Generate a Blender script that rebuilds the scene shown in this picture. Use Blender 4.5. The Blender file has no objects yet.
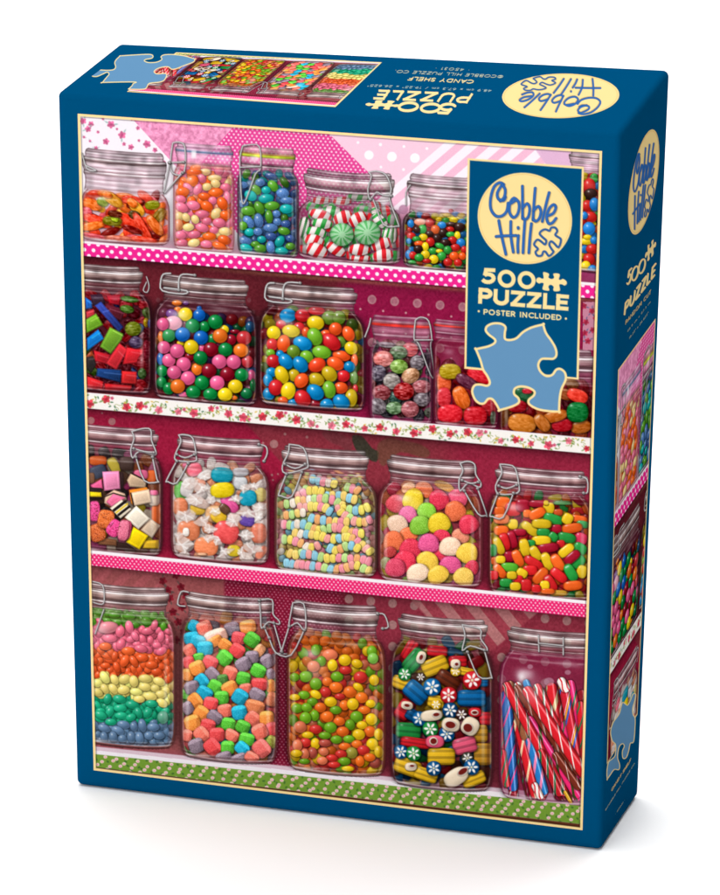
import bpy, math, random
import numpy as np
from mathutils import Matrix, Vector

# ------------------------------------------------------------------ scene, camera, light
scene = bpy.context.scene
H_BOX = 0.26                      # the box is 26 cm tall
W = 0.7516962819573584            # width of the front in box heights
TILT = math.atan2(0.04042696, 0.26299911)
TURN = Matrix.Rotation(TILT, 4, 'X') @ Matrix.Scale(H_BOX, 4)     # box frame -> world metres

cam_data = bpy.data.cameras.new('camera')
cam = bpy.data.objects.new('camera', cam_data)
scene.collection.objects.link(cam)
cam_rot = Matrix(((0.96316425, -0.09453844, 0.25174812),
                  (0.26890764, 0.33226151, -0.90404146),
                  (0.00182046, 0.93843741, 0.34544452))).to_4x4()
cam_loc = TURN @ Vector((1.6367296, -4.39741435, 2.22581984))
cam.matrix_world = Matrix.Translation(cam_loc) @ Matrix.Rotation(TILT, 4, 'X') @ cam_rot
cam_data.sensor_fit = 'VERTICAL'
cam_data.sensor_height = 24.0
cam_data.sensor_width = 24.0
cam_data.lens = 3679.494500722825 / 895 * 24.0
cam_data.clip_start = 0.05
cam_data.clip_end = 60
scene.camera = cam

world = bpy.data.worlds.new('World')
scene.world = world
world.use_nodes = True
wn = world.node_tree.nodes
wn['Background'].inputs['Color'].default_value = (1, 1, 1, 1)
# world light graded by direction: dimmed on the right to keep that face darker
wl = world.node_tree.links
wtc = wn.new('ShaderNodeTexCoord')
wsx = wn.new('ShaderNodeSeparateXYZ')
wmr = wn.new('ShaderNodeMapRange')
wmr.inputs['From Min'].default_value = -0.2
wmr.inputs['From Max'].default_value = 0.45
wmr.inputs['To Min'].default_value = 0.6
wmr.inputs['To Max'].default_value = 0.06
wl.new(wtc.outputs['Generated'], wsx.inputs['Vector'])
wl.new(wsx.outputs['X'], wmr.inputs['Value'])
wl.new(wmr.outputs['Result'], wn['Background'].inputs['Strength'])
scene.view_settings.view_transform = 'Standard'
scene.view_settings.look = 'None'
scene.view_settings.exposure = 0.0
scene.view_settings.gamma = 1.0


def area(name, loc, target, size, power):
    d = bpy.data.lights.new(name, 'AREA')
    d.shape = 'SQUARE'
    d.size = size
    d.energy = power
    o = bpy.data.objects.new(name, d)
    scene.collection.objects.link(o)
    o.location = loc
    o.rotation_euler = (Vector(target) - Vector(loc)).to_track_quat('-Z', 'Y').to_euler()
    return o


area('overhead_softbox', (-0.10, -0.6, 2.3), (0.05, -0.1, 0), 1.8, 38)
area('front_softbox', (-0.25, -3.0, 0.8), (0.1, 0, 0.05), 1.8, 60)
area('backdrop_fill', (0.0, 1.8, 3.4), (0.0, 3.4, 0.2), 3.0, 120)  # unseen fill added to bring the far sweep up to white





# ------------------------------------------------------------------ materials
def lin(c):
    c = np.clip(np.asarray(c, float), 0, 1)
    return np.where(c <= 0.04045, c / 12.92, ((c + 0.055) / 1.055) ** 2.4)


PRINT_GAIN = 0.68


def print_material(name, rough, grain):
    m = bpy.data.materials.new(name)
    m.use_nodes = True
    nt = m.node_tree
    b = nt.nodes['Principled BSDF']
    at = nt.nodes.new('ShaderNodeAttribute')
    at.attribute_name = 'ink'
    tc = nt.nodes.new('ShaderNodeTexCoord')
    nz = nt.nodes.new('ShaderNodeTexNoise')
    nz.inputs['Scale'].default_value = 2200
    nz.inputs['Detail'].default_value = 3
    nt.links.new(tc.outputs['Object'], nz.inputs['Vector'])
    n2 = nt.nodes.new('ShaderNodeTexNoise')
    n2.inputs['Scale'].default_value = 14
    nt.links.new(tc.outputs['Object'], n2.inputs['Vector'])
    bp = nt.nodes.new('ShaderNodeBump')
    bp.inputs['Strength'].default_value = grain
    bp.inputs['Distance'].default_value = 0.00005
    nt.links.new(nz.outputs['Fac'], bp.inputs['Height'])
    nt.links.new(bp.outputs['Normal'], b.inputs['Normal'])
    mr = nt.nodes.new('ShaderNodeMapRange')
    mr.inputs['To Min'].default_value = rough - 0.05
    mr.inputs['To Max'].default_value = rough + 0.07
    nt.links.new(n2.outputs['Fac'], mr.inputs['Value'])
    nt.links.new(mr.outputs['Result'], b.inputs['Roughness'])
    nt.links.new(at.outputs['Color'], b.inputs['Base Color'])
    b.inputs['Specular IOR Level'].default_value = 0.0
    return m


MAT_PRINT = print_material('printed_paper', 0.62, 0.15)


def plain_material(name, col, rough):
    m = bpy.data.materials.new(name)
    m.use_nodes = True
    nt = m.node_tree
    b = nt.nodes['Principled BSDF']
    nz = nt.nodes.new('ShaderNodeTexNoise')
    nz.inputs['Scale'].default_value = 30
    rp = nt.nodes.new('ShaderNodeValToRGB')
    rp.color_ramp.elements[0].color = (*[c * 0.985 for c in col], 1)
    rp.color_ramp.elements[1].color = (*col, 1)
    nt.links.new(nz.outputs['Fac'], rp.inputs['Fac'])
    nt.links.new(rp.outputs['Color'], b.inputs['Base Color'])
    b.inputs['Roughness'].default_value = rough
    b.inputs['Specular IOR Level'].default_value = 0.1
    return m


MAT_WHITE = plain_material('white_card', (0.96, 0.96, 0.96), 0.8)

# ------------------------------------------------------------------ the white surface, swept up behind
bend = [(-6, -0.0003), (2.5, -0.0003)]
for k in range(1, 13):
    a = k / 12 * math.pi / 2
    bend.append((2.5 + 1.5 * math.sin(a), 1.5 - 1.5 * math.cos(a)))
bend.append((4.0, 5.0))
vs = [(x, y, z) for (y, z) in bend for x in (-7, 7)]
fs = [(2 * i, 2 * i + 1, 2 * i + 3, 2 * i + 2) for i in range(len(bend) - 1)]
me = bpy.data.meshes.new('ground')
me.from_pydata(vs, [], fs)
me.materials.append(MAT_WHITE)
ground = bpy.data.objects.new('ground', me)
scene.collection.objects.link(ground)
ground['kind'] = 'structure'
for p in me.polygons:
    p.use_smooth = True

# ------------------------------------------------------------------ the box: eight corners in box heights
FTL, FTR, FBL, FBR = (0, 0, 1), (W, 0, 1), (0, 0, 0), (W, 0, 0)
BTL, BTR = (-0.00861897, 0.26983124, 1.0), (0.74864071, 0.33493179, 1.0)
BBR = (0.74929695, 0.26299911, -0.04042696)
BBL = (-0.004, 0.26299911, -0.04042696)
BLUE = np.array([0, 77, 121]) / 255.

root = bpy.data.objects.new('puzzle_box', None)
scene.collection.objects.link(root)
root['label'] = 'upright blue cardboard jigsaw puzzle box printed with rows of glass candy jars'
root['category'] = 'puzzle box'


def to_world(p):
    return TURN @ Vector(p)


def ink_mesh(name, verts, faces, cols, parent, smooth=False, mat=None, label=None):
    """verts (n,3), faces (m,4) int arrays, cols (n,3) in display values"""
    me = bpy.data.meshes.new(name)
    n, m = len(verts), len(faces)
    me.vertices.add(n)
    me.vertices.foreach_set('co', np.asarray(verts, np.float32).ravel())
    me.loops.add(4 * m)
    me.loops.foreach_set('vertex_index', np.asarray(faces, np.int32).ravel())
    me.polygons.add(m)
    me.polygons.foreach_set('loop_start', np.arange(m, dtype=np.int32) * 4)
    me.polygons.foreach_set('loop_total', np.full(m, 4, np.int32))
    at = me.attributes.new('ink', 'FLOAT_COLOR', 'POINT')
    c = np.ones((n, 4), np.float32)
    c[:, :3] = lin(cols) * PRINT_GAIN
    at.data.foreach_set('color', c.ravel())
    me.update(calc_edges=True)
    me.materials.append(mat or MAT_PRINT)
    o = bpy.data.objects.new(name, me)
    scene.collection.objects.link(o)
    o.parent = parent
    if label:
        o['label'] = label
    return o


import bmesh
bm = bmesh.new()
bv = [bm.verts.new(to_world(p)) for p in (FTL, FTR, FBR, FBL, BTL, BTR, BBR, BBL)]
for f in ((0, 3, 2, 1), (4, 5, 6, 7), (0, 1, 5, 4), (3, 7, 6, 2), (1, 2, 6, 5), (0, 4, 7, 3)):
    bm.faces.new([bv[i] for i in f])
bmesh.ops.recalc_face_normals(bm, faces=bm.faces)
bmesh.ops.bevel(bm, geom=list(bm.edges), offset=0.0022, segments=6, profile=0.5, affect='EDGES')
me = bpy.data.meshes.new('lid')
for f in bm.faces:
    f.smooth = len(f.verts) == 4 and f.calc_area() < 0.002 or f.calc_area() < 0.0005
bm.to_mesh(me)
bm.free()
at = me.attributes.new('ink', 'FLOAT_COLOR', 'POINT')
cc = np.ones((len(me.vertices), 4), np.float32)
cc[:, :3] = lin(BLUE) * PRINT_GAIN
at.data.foreach_set('color', cc.ravel())
me.materials.append(MAT_PRINT)
lid = bpy.data.objects.new('lid', me)
scene.collection.objects.link(lid)
lid.parent = root
lid['label'] = 'dark blue paper-wrapped cardboard lid with softly rounded edges'


# ------------------------------------------------------------------ print plates
def homography(src, dst):
    A = []
    for (x, y), (u, v) in zip(src, dst):
        A.append([x, y, 1, 0, 0, 0, -u * x, -u * y, -u])
        A.append([0, 0, 0, x, y, 1, -v * x, -v * y, -v])
    A = np.array(A, float)
    _, _, vt = np.linalg.svd(A)
    return vt[-1].reshape(3, 3)


def hmap(M, x, y):
    w = M[2, 0] * x + M[2, 1] * y + M[2, 2]
    return (M[0, 0] * x + M[0, 1] * y + M[0, 2]) / w, (M[1, 0] * x + M[1, 1] * y + M[1, 2]) / w


def hexcol(c):
    return np.array(c, float) / 255.


def sm(x):
    x = np.clip(x, 0, 1)
    return x * x * (3 - 2 * x)


RNG = np.random.default_rng(7)


class Plate:
    """One face of the wrapper paper: a fine grid of ink dots.  Drawing is done in the units of the
    unwrapped art; `face3` are that face's corners TL TR BR BL on the box, `art` the same corners in art units,
    `inner` the corners of the printed patch in art units."""

    def __init__(self, art, face3, inner, nu, nv, lift=0.00006):
        unit = [(0, 0), (1, 0), (1, 1), (0, 1)]
        P = [np.array(to_world(p)) for p in face3]
        ex = P[1] - P[0]
        wx = np.linalg.norm(ex)
        ex = ex / wx
        nrm = np.cross(P[3] - P[0], ex)
        nrm /= np.linalg.norm(nrm)
        ey = np.cross(ex, nrm)
        if np.dot(ey, P[3] - P[0]) < 0:
            ey = -ey
        flat = [(np.dot(p - P[0], ex), np.dot(p - P[0], ey)) for p in P]
        self.A2F = homography(art, flat)          # art -> metres on the face
        self.U2A = homography(unit, inner)        # grid -> art
        self.A2U = homography(inner, unit)
        self.nu, self.nv = nu, nv
        u, v = np.meshgrid(np.linspace(0, 1, nu), np.linspace(0, 1, nv))
        self.X, self.Y = hmap(self.U2A, u, v)
        fx, fy = hmap(self.A2F, self.X, self.Y)
        self.co = P[0] + fx[..., None] * ex + fy[..., None] * ey + nrm * lift
        self.rgb = np.empty((nv, nu, 3))
        self.rgb[:] = BLUE
        self.pid = np.zeros((nv, nu), int)
        self.clip = None
        self.aa = 0.9
        self.noise = RNG.random((nv, nu))

    def sl(self, x0, y0, x1, y1):
        u, v = hmap(self.A2U, np.array([x0, x1, x1, x0]), np.array([y0, y0, y1, y1]))
        i0, i1 = int(max(0, math.floor(u.min() * (self.nu - 1)))), int(min(self.nu, math.ceil(u.max() * (self.nu - 1)) + 1))
        j0, j1 = int(max(0, math.floor(v.min() * (self.nv - 1)))), int(min(self.nv, math.ceil(v.max() * (self.nv - 1)) + 1))
        if i1 <= i0 or j1 <= j0:
            return None
        return (slice(j0, j1), slice(i0, i1))

    def blend(self, s, m, col):
        if self.clip is not None:
            m = m * self.clip[s]
        m = m[..., None]
        self.rgb[s] = self.rgb[s] * (1 - m) + col * m

    def mul(self, s, m, k=0.0):
        if self.clip is not None:
            m = m * self.clip[s]
        self.rgb[s] *= (1 - m * (1 - k))[..., None]

    # -- one sweet: a shaded, shiny pill of superellipse outline
    def candy(self, cx, cy, a, b, ang, col, n=2.0, gloss=0.8, sugar=0.0, shade=0.5, alpha=1.0, pat=None, streak=0.0, facet=False, dome=0.0):
        if facet or dome:
            ang = ang + math.sin(cx * 12.9 + cy * 7.7) * .55
        R = max(a, b) * 1.35 + 1
        s = self.sl(cx - R, cy - R, cx + R, cy + R)
        if s is None:
            return
        dx, dy = self.X[s] - cx, self.Y[s] - cy
        c, q = math.cos(ang), math.sin(ang)
        u, v = (dx * c + dy * q) / a, (-dx * q + dy * c) / b
        if dome:
            u = u / (1 + dome * v)
        if shade > 0:
            dx2, dy2 = dx - .06 * a - .2, dy - .1 * b - .3
            u2, v2 = (dx2 * c + dy2 * q) / (a * 1.16 + .3), (-dx2 * q + dy2 * c) / (b * 1.16 + .3)
            r2 = (np.abs(u2) ** n + np.abs(v2) ** n) ** (1 / n)
            self.mul(s, sm((1 - r2) / .26) * shade * .78 * alpha)
        r = (np.abs(u) ** n + np.abs(v) ** n) ** (1 / n)
        m = np.clip((1 - r) * min(a, b) / self.aa + .5, 0, 1) * alpha
        rr = np.clip(r, 0, 1)
        pw = 1.0 if n <= 2.2 else 2.2
        nu_, nv_ = np.sign(u) * np.abs(np.clip(u, -1, 1)) ** pw, np.sign(v) * np.abs(np.clip(v, -1, 1)) ** pw
        ln = np.sqrt(nu_ ** 2 + nv_ ** 2) + 1e-6
        k = np.minimum(1, .97 / ln)
        nu_, nv_ = nu_ * k, nv_ * k
        nz = np.sqrt(np.clip(1 - nu_ ** 2 - nv_ ** 2, 0, 1))
        nx, ny = nu_ * c - nv_ * q, nu_ * q + nv_ * c
        dif = np.clip(-.38 * nx - .6 * ny + .7 * nz, 0, 1)
        col = np.asarray(col, float)
        base = np.broadcast_to(col, dx.shape + (3,)).copy()
        if pat is not None:
            pm, pc = pat(u, v, rr)
            base = base * (1 - pm[..., None]) + pc * pm[..., None]
        if streak > 0:
            st = (vnoise(self.X[s] * c + self.Y[s] * q + 300, (-self.X[s] * q + self.Y[s] * c) * 2.2 + 900, 3.0, 31) - .5) * 2.0 + (vnoise(self.X[s] + 50, self.Y[s], 1.3, 32) - .5) * .7
            base = base + (st * streak * .4)[..., None]
        if shade > 0 or gloss > 0:
            sh = .72 + .36 * dif
            sh = sh * (1 - .10 * sm((rr - .80) / .20)) + .16 * sm((rr - .55) / .35) * np.clip(.4 * nx + .7 * ny, 0, 1)
            out = base * sh[..., None]
            # a deeper tint in the shaded half, as translucent sugar has
            out = out - (1.02 - sh)[..., None] * .22 * (1 - base)
        else:
            out = base
        if sugar > 0:
            out += ((self.noise[s] - .45) * sugar)[..., None] + .05
        if facet:
            # a cube shows a pale top, a plain front and a darker flank
            sx_, sy_ = u + .25 * v, v
            out = out * (1 + .10 * sm((-.35 - sy_) / .12) - .14 * sm((sx_ - .42) / .12) * (sy_ > -.45))[..., None] + (.06 * sm((-.35 - sy_) / .12))[..., None]
        if gloss > 0:
            hx, hy = nx + .30, ny + .42
            sp = np.exp(-(hx ** 2 + hy ** 2) / .018) + .22 * np.exp(-(hx ** 2 + hy ** 2) / .10)
            sp *= gloss
            out = out * (1 - np.clip(sp, 0, 1)[..., None]) + np.clip(sp, 0, 1)[..., None] * .98
        self.blend(s, m, np.clip(out, 0, 1))

    # -- polylines and polygons
    def _dist(self, s, pts, closed=False):
        X, Y = self.X[s], self.Y[s]
        best = np.full(X.shape, 1e9)
        side = np.zeros(X.shape)
        along = np.zeros(X.shape)
        L = 0
        P = list(pts) + ([pts[0]] if closed else [])
        for (x0, y0), (x1, y1) in zip(P[:-1], P[1:]):
            vx, vy = x1 - x0, y1 - y0
            l = math.hypot(vx, vy)
            if l < 1e-6:
                continue
            t = np.clip(((X - x0) * vx + (Y - y0) * vy) / (l * l), 0, 1)
            ex, ey = X - x0 - t * vx, Y - y0 - t * vy
            d = np.sqrt(ex * ex + ey * ey)
            k = d < best
            best = np.where(k, d, best)
            side = np.where(k, ((X - x0) * vy - (Y - y0) * vx) / l, side)
            along = np.where(k, L + t * l, along)
            L += l
        return best, side, along

    def bounds(self, pts, pad):
        xs, ys = [p[0] for p in pts], [p[1] for p in pts]
        return self.sl(min(xs) - pad, min(ys) - pad, max(xs) + pad, max(ys) + pad)

    def line(self, pts, w, col, alpha=1.0, closed=False, soft=None, pid=None):
        s = self.bounds(pts, w + 3)
        if s is None:
            return
        d, _, _ = self._dist(s, pts, closed)
        m = np.clip((w / 2 - d) / (soft or self.aa) + .5, 0, 1)
        self.blend(s, m * alpha, np.asarray(col, float))
        if pid:
            self.pid[s][m > .3] = pid

    def wire(self, pts, w=1.3, pid=None, tone=.88):
        pts = smooth(pts, 3)
        sh = [(x + .7, y + .8) for x, y in pts]
        self.line(sh, w + 1.0, (.12, .07, .08), .45, soft=1.6)
        self.line(pts, w + .3, np.array([.50, .48, .48]), .95, pid=pid)
        hi = [(x - .15, y - .2) for x, y in pts]
        self.line(hi, w * .55, np.array([1, 1, 1]) * tone, 1.0)

    def inside(self, s, pts):
        X, Y = self.X[s], self.Y[s]
        ins = np.zeros(X.shape, bool)
        for (x0, y0), (x1, y1) in zip(pts, pts[1:] + [pts[0]]):
            if y0 == y1:
                continue
            k = ((y0 <= Y) & (Y < y1)) | ((y1 <= Y) & (Y < y0))
            ins ^= k & (X < (x1 - x0) * (Y - y0) / (y1 - y0) + x0)
        return ins

    def pmask(self, s, pts, soft=None):
        d, _, _ = self._dist(s, pts, True)
        d = np.where(self.inside(s, pts), d, -d)
        return np.clip(d / (soft or self.aa) + .5, 0, 1), d

    def poly(self, pts, col, alpha=1.0, soft=None, pid=None, bevel=0.0):
        s = self.bounds(pts, 3)
        if s is None:
            return
        m, d = self.pmask(s, pts, soft)
        col = np.asarray(col, float)
        if bevel:
            X, Y = self.X[s], self.Y[s]
            xs, ys = [p[0] for p in pts], [p[1] for p in pts]
            g = ((X - np.mean(xs)) / (np.ptp(xs) + 1) * .5 + (Y - np.mean(ys)) / (np.ptp(ys) + 1))
            k = 1 - bevel * g - bevel * .5 * np.exp(-np.clip(d, 0, 9) / 1.0) + .35 * bevel * np.exp(-((d - 1.8) / .8) ** 2) + (self.noise[s] - .5) * .06
            col = np.clip(col * k[..., None], 0, 1)
        self.blend(s, m * alpha, col)
        if pid:
            self.pid[s][m > .5] = pid

    def glow(self, cx, cy, a, b, ang, alpha, col=(1, 1, 1), p=2):
        R = max(a, b) * 2.6
        s = self.sl(cx - R, cy - R, cx + R, cy + R)
        if s is None:
            return
        dx, dy = self.X[s] - cx, self.Y[s] - cy
        c, q = math.cos(ang), math.sin(ang)
        u, v = (dx * c + dy * q) / a, (-dx * q + dy * c) / b
        self.blend(s, alpha * np.exp(-(np.abs(u) ** p + np.abs(v) ** p)), np.asarray(col, float))

    # -- cut the sheet into its printed parts
    def build(self, table, first=None):
        """table: id -> (name, parent key or object, label)"""
        nv, nu = self.nv, self.nu
        idx = np.arange(nv * nu).reshape(nv, nu)
        q = np.stack([idx[:-1, :-1], idx[1:, :-1], idx[1:, 1:], idx[:-1, 1:]], -1).reshape(-1, 4)
        k = self.pid[:-1, :-1].ravel()
        co, col = self.co.reshape(-1, 3), self.rgb.reshape(-1, 3)
        made = {}
        for pid, (name, par, label) in table.items():
            f = q[k == pid]
            if not len(f):
                print('empty print part', pid, name)
                continue
            used, inv = np.unique(f, return_inverse=True)
            parent = made[par] if isinstance(par, int) else par
            made[pid] = ink_mesh(name, co[used], inv.reshape(-1, 4), col[used], parent, label=label)
        return made


def smooth(pts, k=4, closed=False):
    P = [np.array(p, float) for p in pts]
    n = len(P)
    out = []
    rng = range(n if closed else n - 1)
    for i in rng:
        p0 = P[(i - 1) % n] if closed or i > 0 else P[0]
        p1, p2 = P[i], P[(i + 1) % n]
        p3 = P[(i + 2) % n] if closed or i + 2 < n else P[-1]
        for j in range(k):
            t = j / k
            out.append(tuple(.5 * ((2 * p1) + (-p0 + p2) * t + (2 * p0 - 5 * p1 + 4 * p2 - p3) * t * t + (-p0 + 3 * p1 - 3 * p2 + p3) * t ** 3)))
    if not closed:
        out.append(tuple(P[-1]))
    return out


# ------------------------------------------------------------------ front sheet
ART_FRONT = [(57, 91.5), (621, 133.5), (601.5, 850.5), (76, 785)]
FRAME = [(77.6, 113.6), (602.2, 151.0), (582.6, 830.2), (93.6, 770.2)]
F = Plate(ART_FRONT, (FTL, FTR, FBR, FBL), FRAME, 1080, 1400)
A_ = slice(None), slice(None)
X, Y = F.X, F.Y
N1 = F.noise


def vnoise(X, Y, s, seed=0):
    """smooth value noise"""
    r = np.random.default_rng(seed).random((64, 64))
    x, y = X / s + 100, Y / s + 100
    xi, yi = np.floor(x).astype(int), np.floor(y).astype(int)
    fx, fy = sm(x - xi), sm(y - yi)
    g = lambda a, b: r[a % 64, b % 64]
    return (g(yi, xi) * (1 - fx) + g(yi, xi + 1) * fx) * (1 - fy) + (g(yi + 1, xi) * (1 - fx) + g(yi + 1, xi + 1) * fx) * fy


def dots(X, Y, sx, sy, r, ang=0.0, stagger=True, ox=0, oy=0):
    c, q = math.cos(ang), math.sin(ang)
    x, y = (X - ox) * c + (Y - oy) * q, -(X - ox) * q + (Y - oy) * c
    row = np.round(y / sy)
    off = (np.abs(row) % 2) * sx / 2 if stagger else 0
    dx = (x - off) / sx
    dx = (dx - np.round(dx)) * sx
    dy = y - row * sy
    return np.clip((r - np.sqrt(dx * dx + dy * dy)) / .8 + .5, 0, 1)


def setm(m, col, a=1.0):
    m = (m * a)[..., None]
    F.rgb[:] = F.rgb * (1 - m) + col * m


def band(y0, y1, soft=.8):
    return np.clip((Y - y0) / soft + .5, 0, 1) * np.clip((y1 - Y) / soft + .5, 0, 1)


# wall behind the shelves: four compartments of patchwork paper
mar = hexcol((100, 34, 48))
F.rgb[:] = mar * (.9 + .25 * vnoise(X, Y, 30, 1))[..., None]
F.pid[:] = 1
sh1 = 241.5 + (X - 83) * .0815
sh2 = 393 + (X - 88) * .0905
sh3 = 550.5 + (X - 91) * .1022
sh4 = 746 + (X - 92) * .103

# compartment 1
pink_noise = hexcol((238, 150, 190)) + ((vnoise(X, Y, 3, 2) - .5) * .18)[..., None] + ((vnoise(X, Y, 1.4, 3) - .5) * .12)[..., None]
r1 = (Y < sh1).astype(float)
F.rgb[:] = np.where((r1 > 0)[..., None], pink_noise, F.rgb)
# fine dotted hot pink triangle
t = np.clip(((X - (232 - (Y - 128) * .9)) / .8), 0, 1) * r1
md = dots(X, Y, 4.6, 3.2, .95, .08)
c2 = hexcol((232, 70, 150)) * (1 - md[..., None]) + hexcol((252, 215, 232)) * md[..., None]
F.rgb[:] = F.rgb * (1 - t[..., None]) + c2 * t[..., None]
# pale pink with big white dots
t = np.clip((X - (332 + (Y - 137) * 1.02)) / .8, 0, 1) * r1
setm(t, hexcol((250, 205, 224)))
for dx, dy, rr in ((369, 155, 4.6), (392, 156.6, 4.8), (380.5, 144.5, 1.6), (404, 146.5, 1.4), (403.5, 169.5, 1.4), (427, 148.5, 1.4), (358, 142.5, 1.4), (415, 158, 4.8), (381, 167, 1.3), (357, 165, 1.2)):
    F.clip = t
    F.candy(dx, dy, rr, rr, 0, (.99, .97, .99), gloss=0, shade=0)
    F.clip = None
# diagonal stripes
t = np.clip((X - (445 - (Y - 142) * 1.17)) / .8, 0, 1) * r1
d = (X + (Y - 142) * 1.17 - 445)
st = np.clip((np.sin(d / 25 * 2 * math.pi) * 4 + .4) + .5, 0, 1)
setm(t, hexcol((247, 190, 214)))
setm(t * st, hexcol((252, 240, 248)))
t = np.clip((X - (535 + (Y - 150) * .7)) / 2, 0, 1) * r1
setm(t, hexcol((238, 196, 222)))
setm(t, hexcol((220, 170, 205)), .5 * 1)
# white flowered patch
t = np.clip(((130 + (Y - 116) * .92) - X) / .8, 0, 1) * r1
setm(t, hexcol((250, 240, 247)))
F.clip = t


def flower(x, y, r, c1, leaf=None, n=5):
    ph = x * 3.1 + y * 1.7
    for k in range(n):
        a = k / n * 2 * math.pi + ph
        F.candy(x + math.cos(a) * r * .55, y + math.sin(a) * r * .55, r * .45, r * .38, a, np.clip(c1 * (.8 + .3 * ((k * 7) % 3) / 2), 0, 1), gloss=0, shade=0, alpha=.85)
    F.candy(x, y, r * .3, r * .3, 0, np.clip(c1 * .75, 0, 1), gloss=0, shade=0, alpha=.8)
    if leaf is not None:
        for a in (ph + .8, ph + 3.4):
            F.candy(x + math.cos(a) * r * 1.25, y + math.sin(a) * r * 1.25, r * .45, r * .2, a, leaf, gloss=0, shade=0, alpha=.8)


PK, LF = hexcol((232, 95, 150)), hexcol((150, 185, 180))
for fx, fy, fr, lf in ((83, 121, 3.5, 1), (91, 124, 3, 0), (88, 129, 3.3, 1), (111, 124.5, 4, 1), (98, 132, 1.6, 0), (122, 135, 4, 1), (106, 141.5, 3.4, 0), (132, 119, 1.8, 0), (138, 128, 2.2, 0), (139, 140.5, 1.5, 0), (147, 144, 4, 0), (131, 147, 3, 0), (96, 148, 2.2, 1), (155, 150, 2.6, 0), (84, 137, 1.5, 1), (124, 144, 2, 0), (159, 158, 2, 0), (164, 162, 1.8, 0), (117, 129, 1.3, 0), (103, 119, 1.4, 1), (90, 141, 1.4, 1)):
    flower(fx, fy, fr, PK, LF if lf else None)
F.clip = None
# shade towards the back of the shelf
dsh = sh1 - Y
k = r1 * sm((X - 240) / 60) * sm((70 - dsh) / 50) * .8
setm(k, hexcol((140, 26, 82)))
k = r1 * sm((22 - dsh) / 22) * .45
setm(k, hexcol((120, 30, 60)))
for dx, dy, rr in ((403.5, 209.5, 4.8), (397, 213, 3.4), (340, 200, 3)):
    F.candy(dx, dy, rr, rr, 0, hexcol((175, 120, 150)), gloss=0, shade=0, alpha=.8)

# compartment 2
r2 = ((Y > sh1 + 14) & (Y < sh2)).astype(float)
t = sm((X - 330) / 25) * r2
setm(t, hexcol((144, 24, 78)))
F.clip = r2
for k_ in range(12):
    x = 372 + (k_ % 6) * 22.7
    y = 299.5 + (x - 372) * .082 + (k_ // 6) * 43 - (0 if k_ < 6 else 0)
    F.candy(x, y, 4.4, 4.6, 0, hexcol((178, 128, 152)), gloss=0, shade=0)
    F.candy(x, y, 2.8, 2.9, 0, hexcol((160, 95, 128)), gloss=0, shade=0, alpha=.6)
for k_ in range(30):
    x = 360.5 + (k_ % 10) * 11.35 * 2
    y = 309 + (x - 360) * .082 + (k_ // 10) * 21
    F.candy(x, y, 1.1, 1.1, 0, hexcol((200, 150, 175)), gloss=0, shade=0)
for x, y in ((253, 312), (258, 318), (247, 330), (158, 300), (163, 309), (256, 352), (249, 300), (367, 352), (368, 337)):
    F.candy(x, y, 2.2, 2.4, 0, hexcol((120, 80, 95)), gloss=0, shade=0, alpha=.5)
F.clip = None
# compartment 3
r3 = ((Y > sh2 + 15) & (Y < sh3)).astype(float)
t = sm((X - 60) / 8) * sm((270 - X + (Y - 430) * .9) / 4) * r3
setm(t, hexcol((156, 30, 70)))
t = r3 * sm((X - 250 - (Y - 430) * .9) / 4)
setm(t, hexcol((140, 52, 72)))
t = r3 * sm((X - 430) / 40)
setm(t, hexcol((152, 40, 74)))
F.clip = r3
for x, y, rr in ((274, 444, 4.2), (285, 434, 1.4), (307, 437, 1.4), (272, 475, 1.2), (273, 480, 1), (278, 474, 1), (91, 420.5, 3.6), (112, 421.5, 3.6), (102, 413, 1), (263, 443, 1.2)):
    F.candy(x, y, rr, rr, 0, hexcol((176, 140, 150)), gloss=0, shade=0, alpha=.8)
F.poly(smooth([(322, 434), (330, 428), (344, 436), (352, 440), (350, 452), (340, 446), (330, 442)], 3, True), hexcol((120, 62, 74)), .7, 2)
F.poly(smooth([(352, 436), (362, 436), (372, 448), (379, 452), (376, 462), (364, 456), (356, 450)], 3, True), hexcol((46, 62, 50)), .85, 1.5)
F.poly(smooth([(378, 444), (388, 438), (400, 440), (420, 444), (430, 452), (424, 458), (400, 452), (384, 466), (378, 458)], 3, True), hexcol((104, 78, 62)), .7, 2)
F.clip = None
# compartment 4
r4 = ((Y > sh3 + 14) & (Y < sh4)).astype(float)
t = r4 * sm((232 - X) / 6)
setm(t, hexcol((156, 88, 98)))
stw = np.clip(np.sin((X + Y * .9) / 11 * math.pi) * 3 + .5, 0, 1) * r4 * sm((160 - X + (Y - 575) * .2) / 4) * sm((600 - Y) / 8)
setm(stw, hexcol((176, 96, 112)), .7)
t = r4 * sm((X - 222) / 5) * sm((352 - X) / 20)
md = dots(X, Y, 4.1, 2.6, .7, .1)
setm(t, hexcol((132, 26, 60)))
setm(t * md, hexcol((196, 110, 150)))
t = r4 * sm((X - 345) / 15)
setm(t, hexcol((140, 50, 74)))
F.clip = r4
for k_ in range(60):
    x = 349 + (k_ % 12) * 21.8
    y = 599 + (x - 349) * .1 + (k_ // 12) * 21.5
    F.candy(x, y, 4.3, 4.5, 0, hexcol((168, 138, 146)), gloss=0, shade=0, alpha=.85)
d = (X - Y * .82)
stw = np.clip(np.sin((d + 86) / 13.5 * math.pi) * 4 + .5, 0, 1) * r4
zone = sm((X - (410 + (Y - 600) * .9)) / 4) * sm(((545 - (Y - 608) * 1.2) - X) / 4) * r4
setm(zone, hexcol((158, 66, 88)))
setm(zone * stw, hexcol((190, 150, 158)), .7)
dk = hexcol((120, 22, 42))
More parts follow.
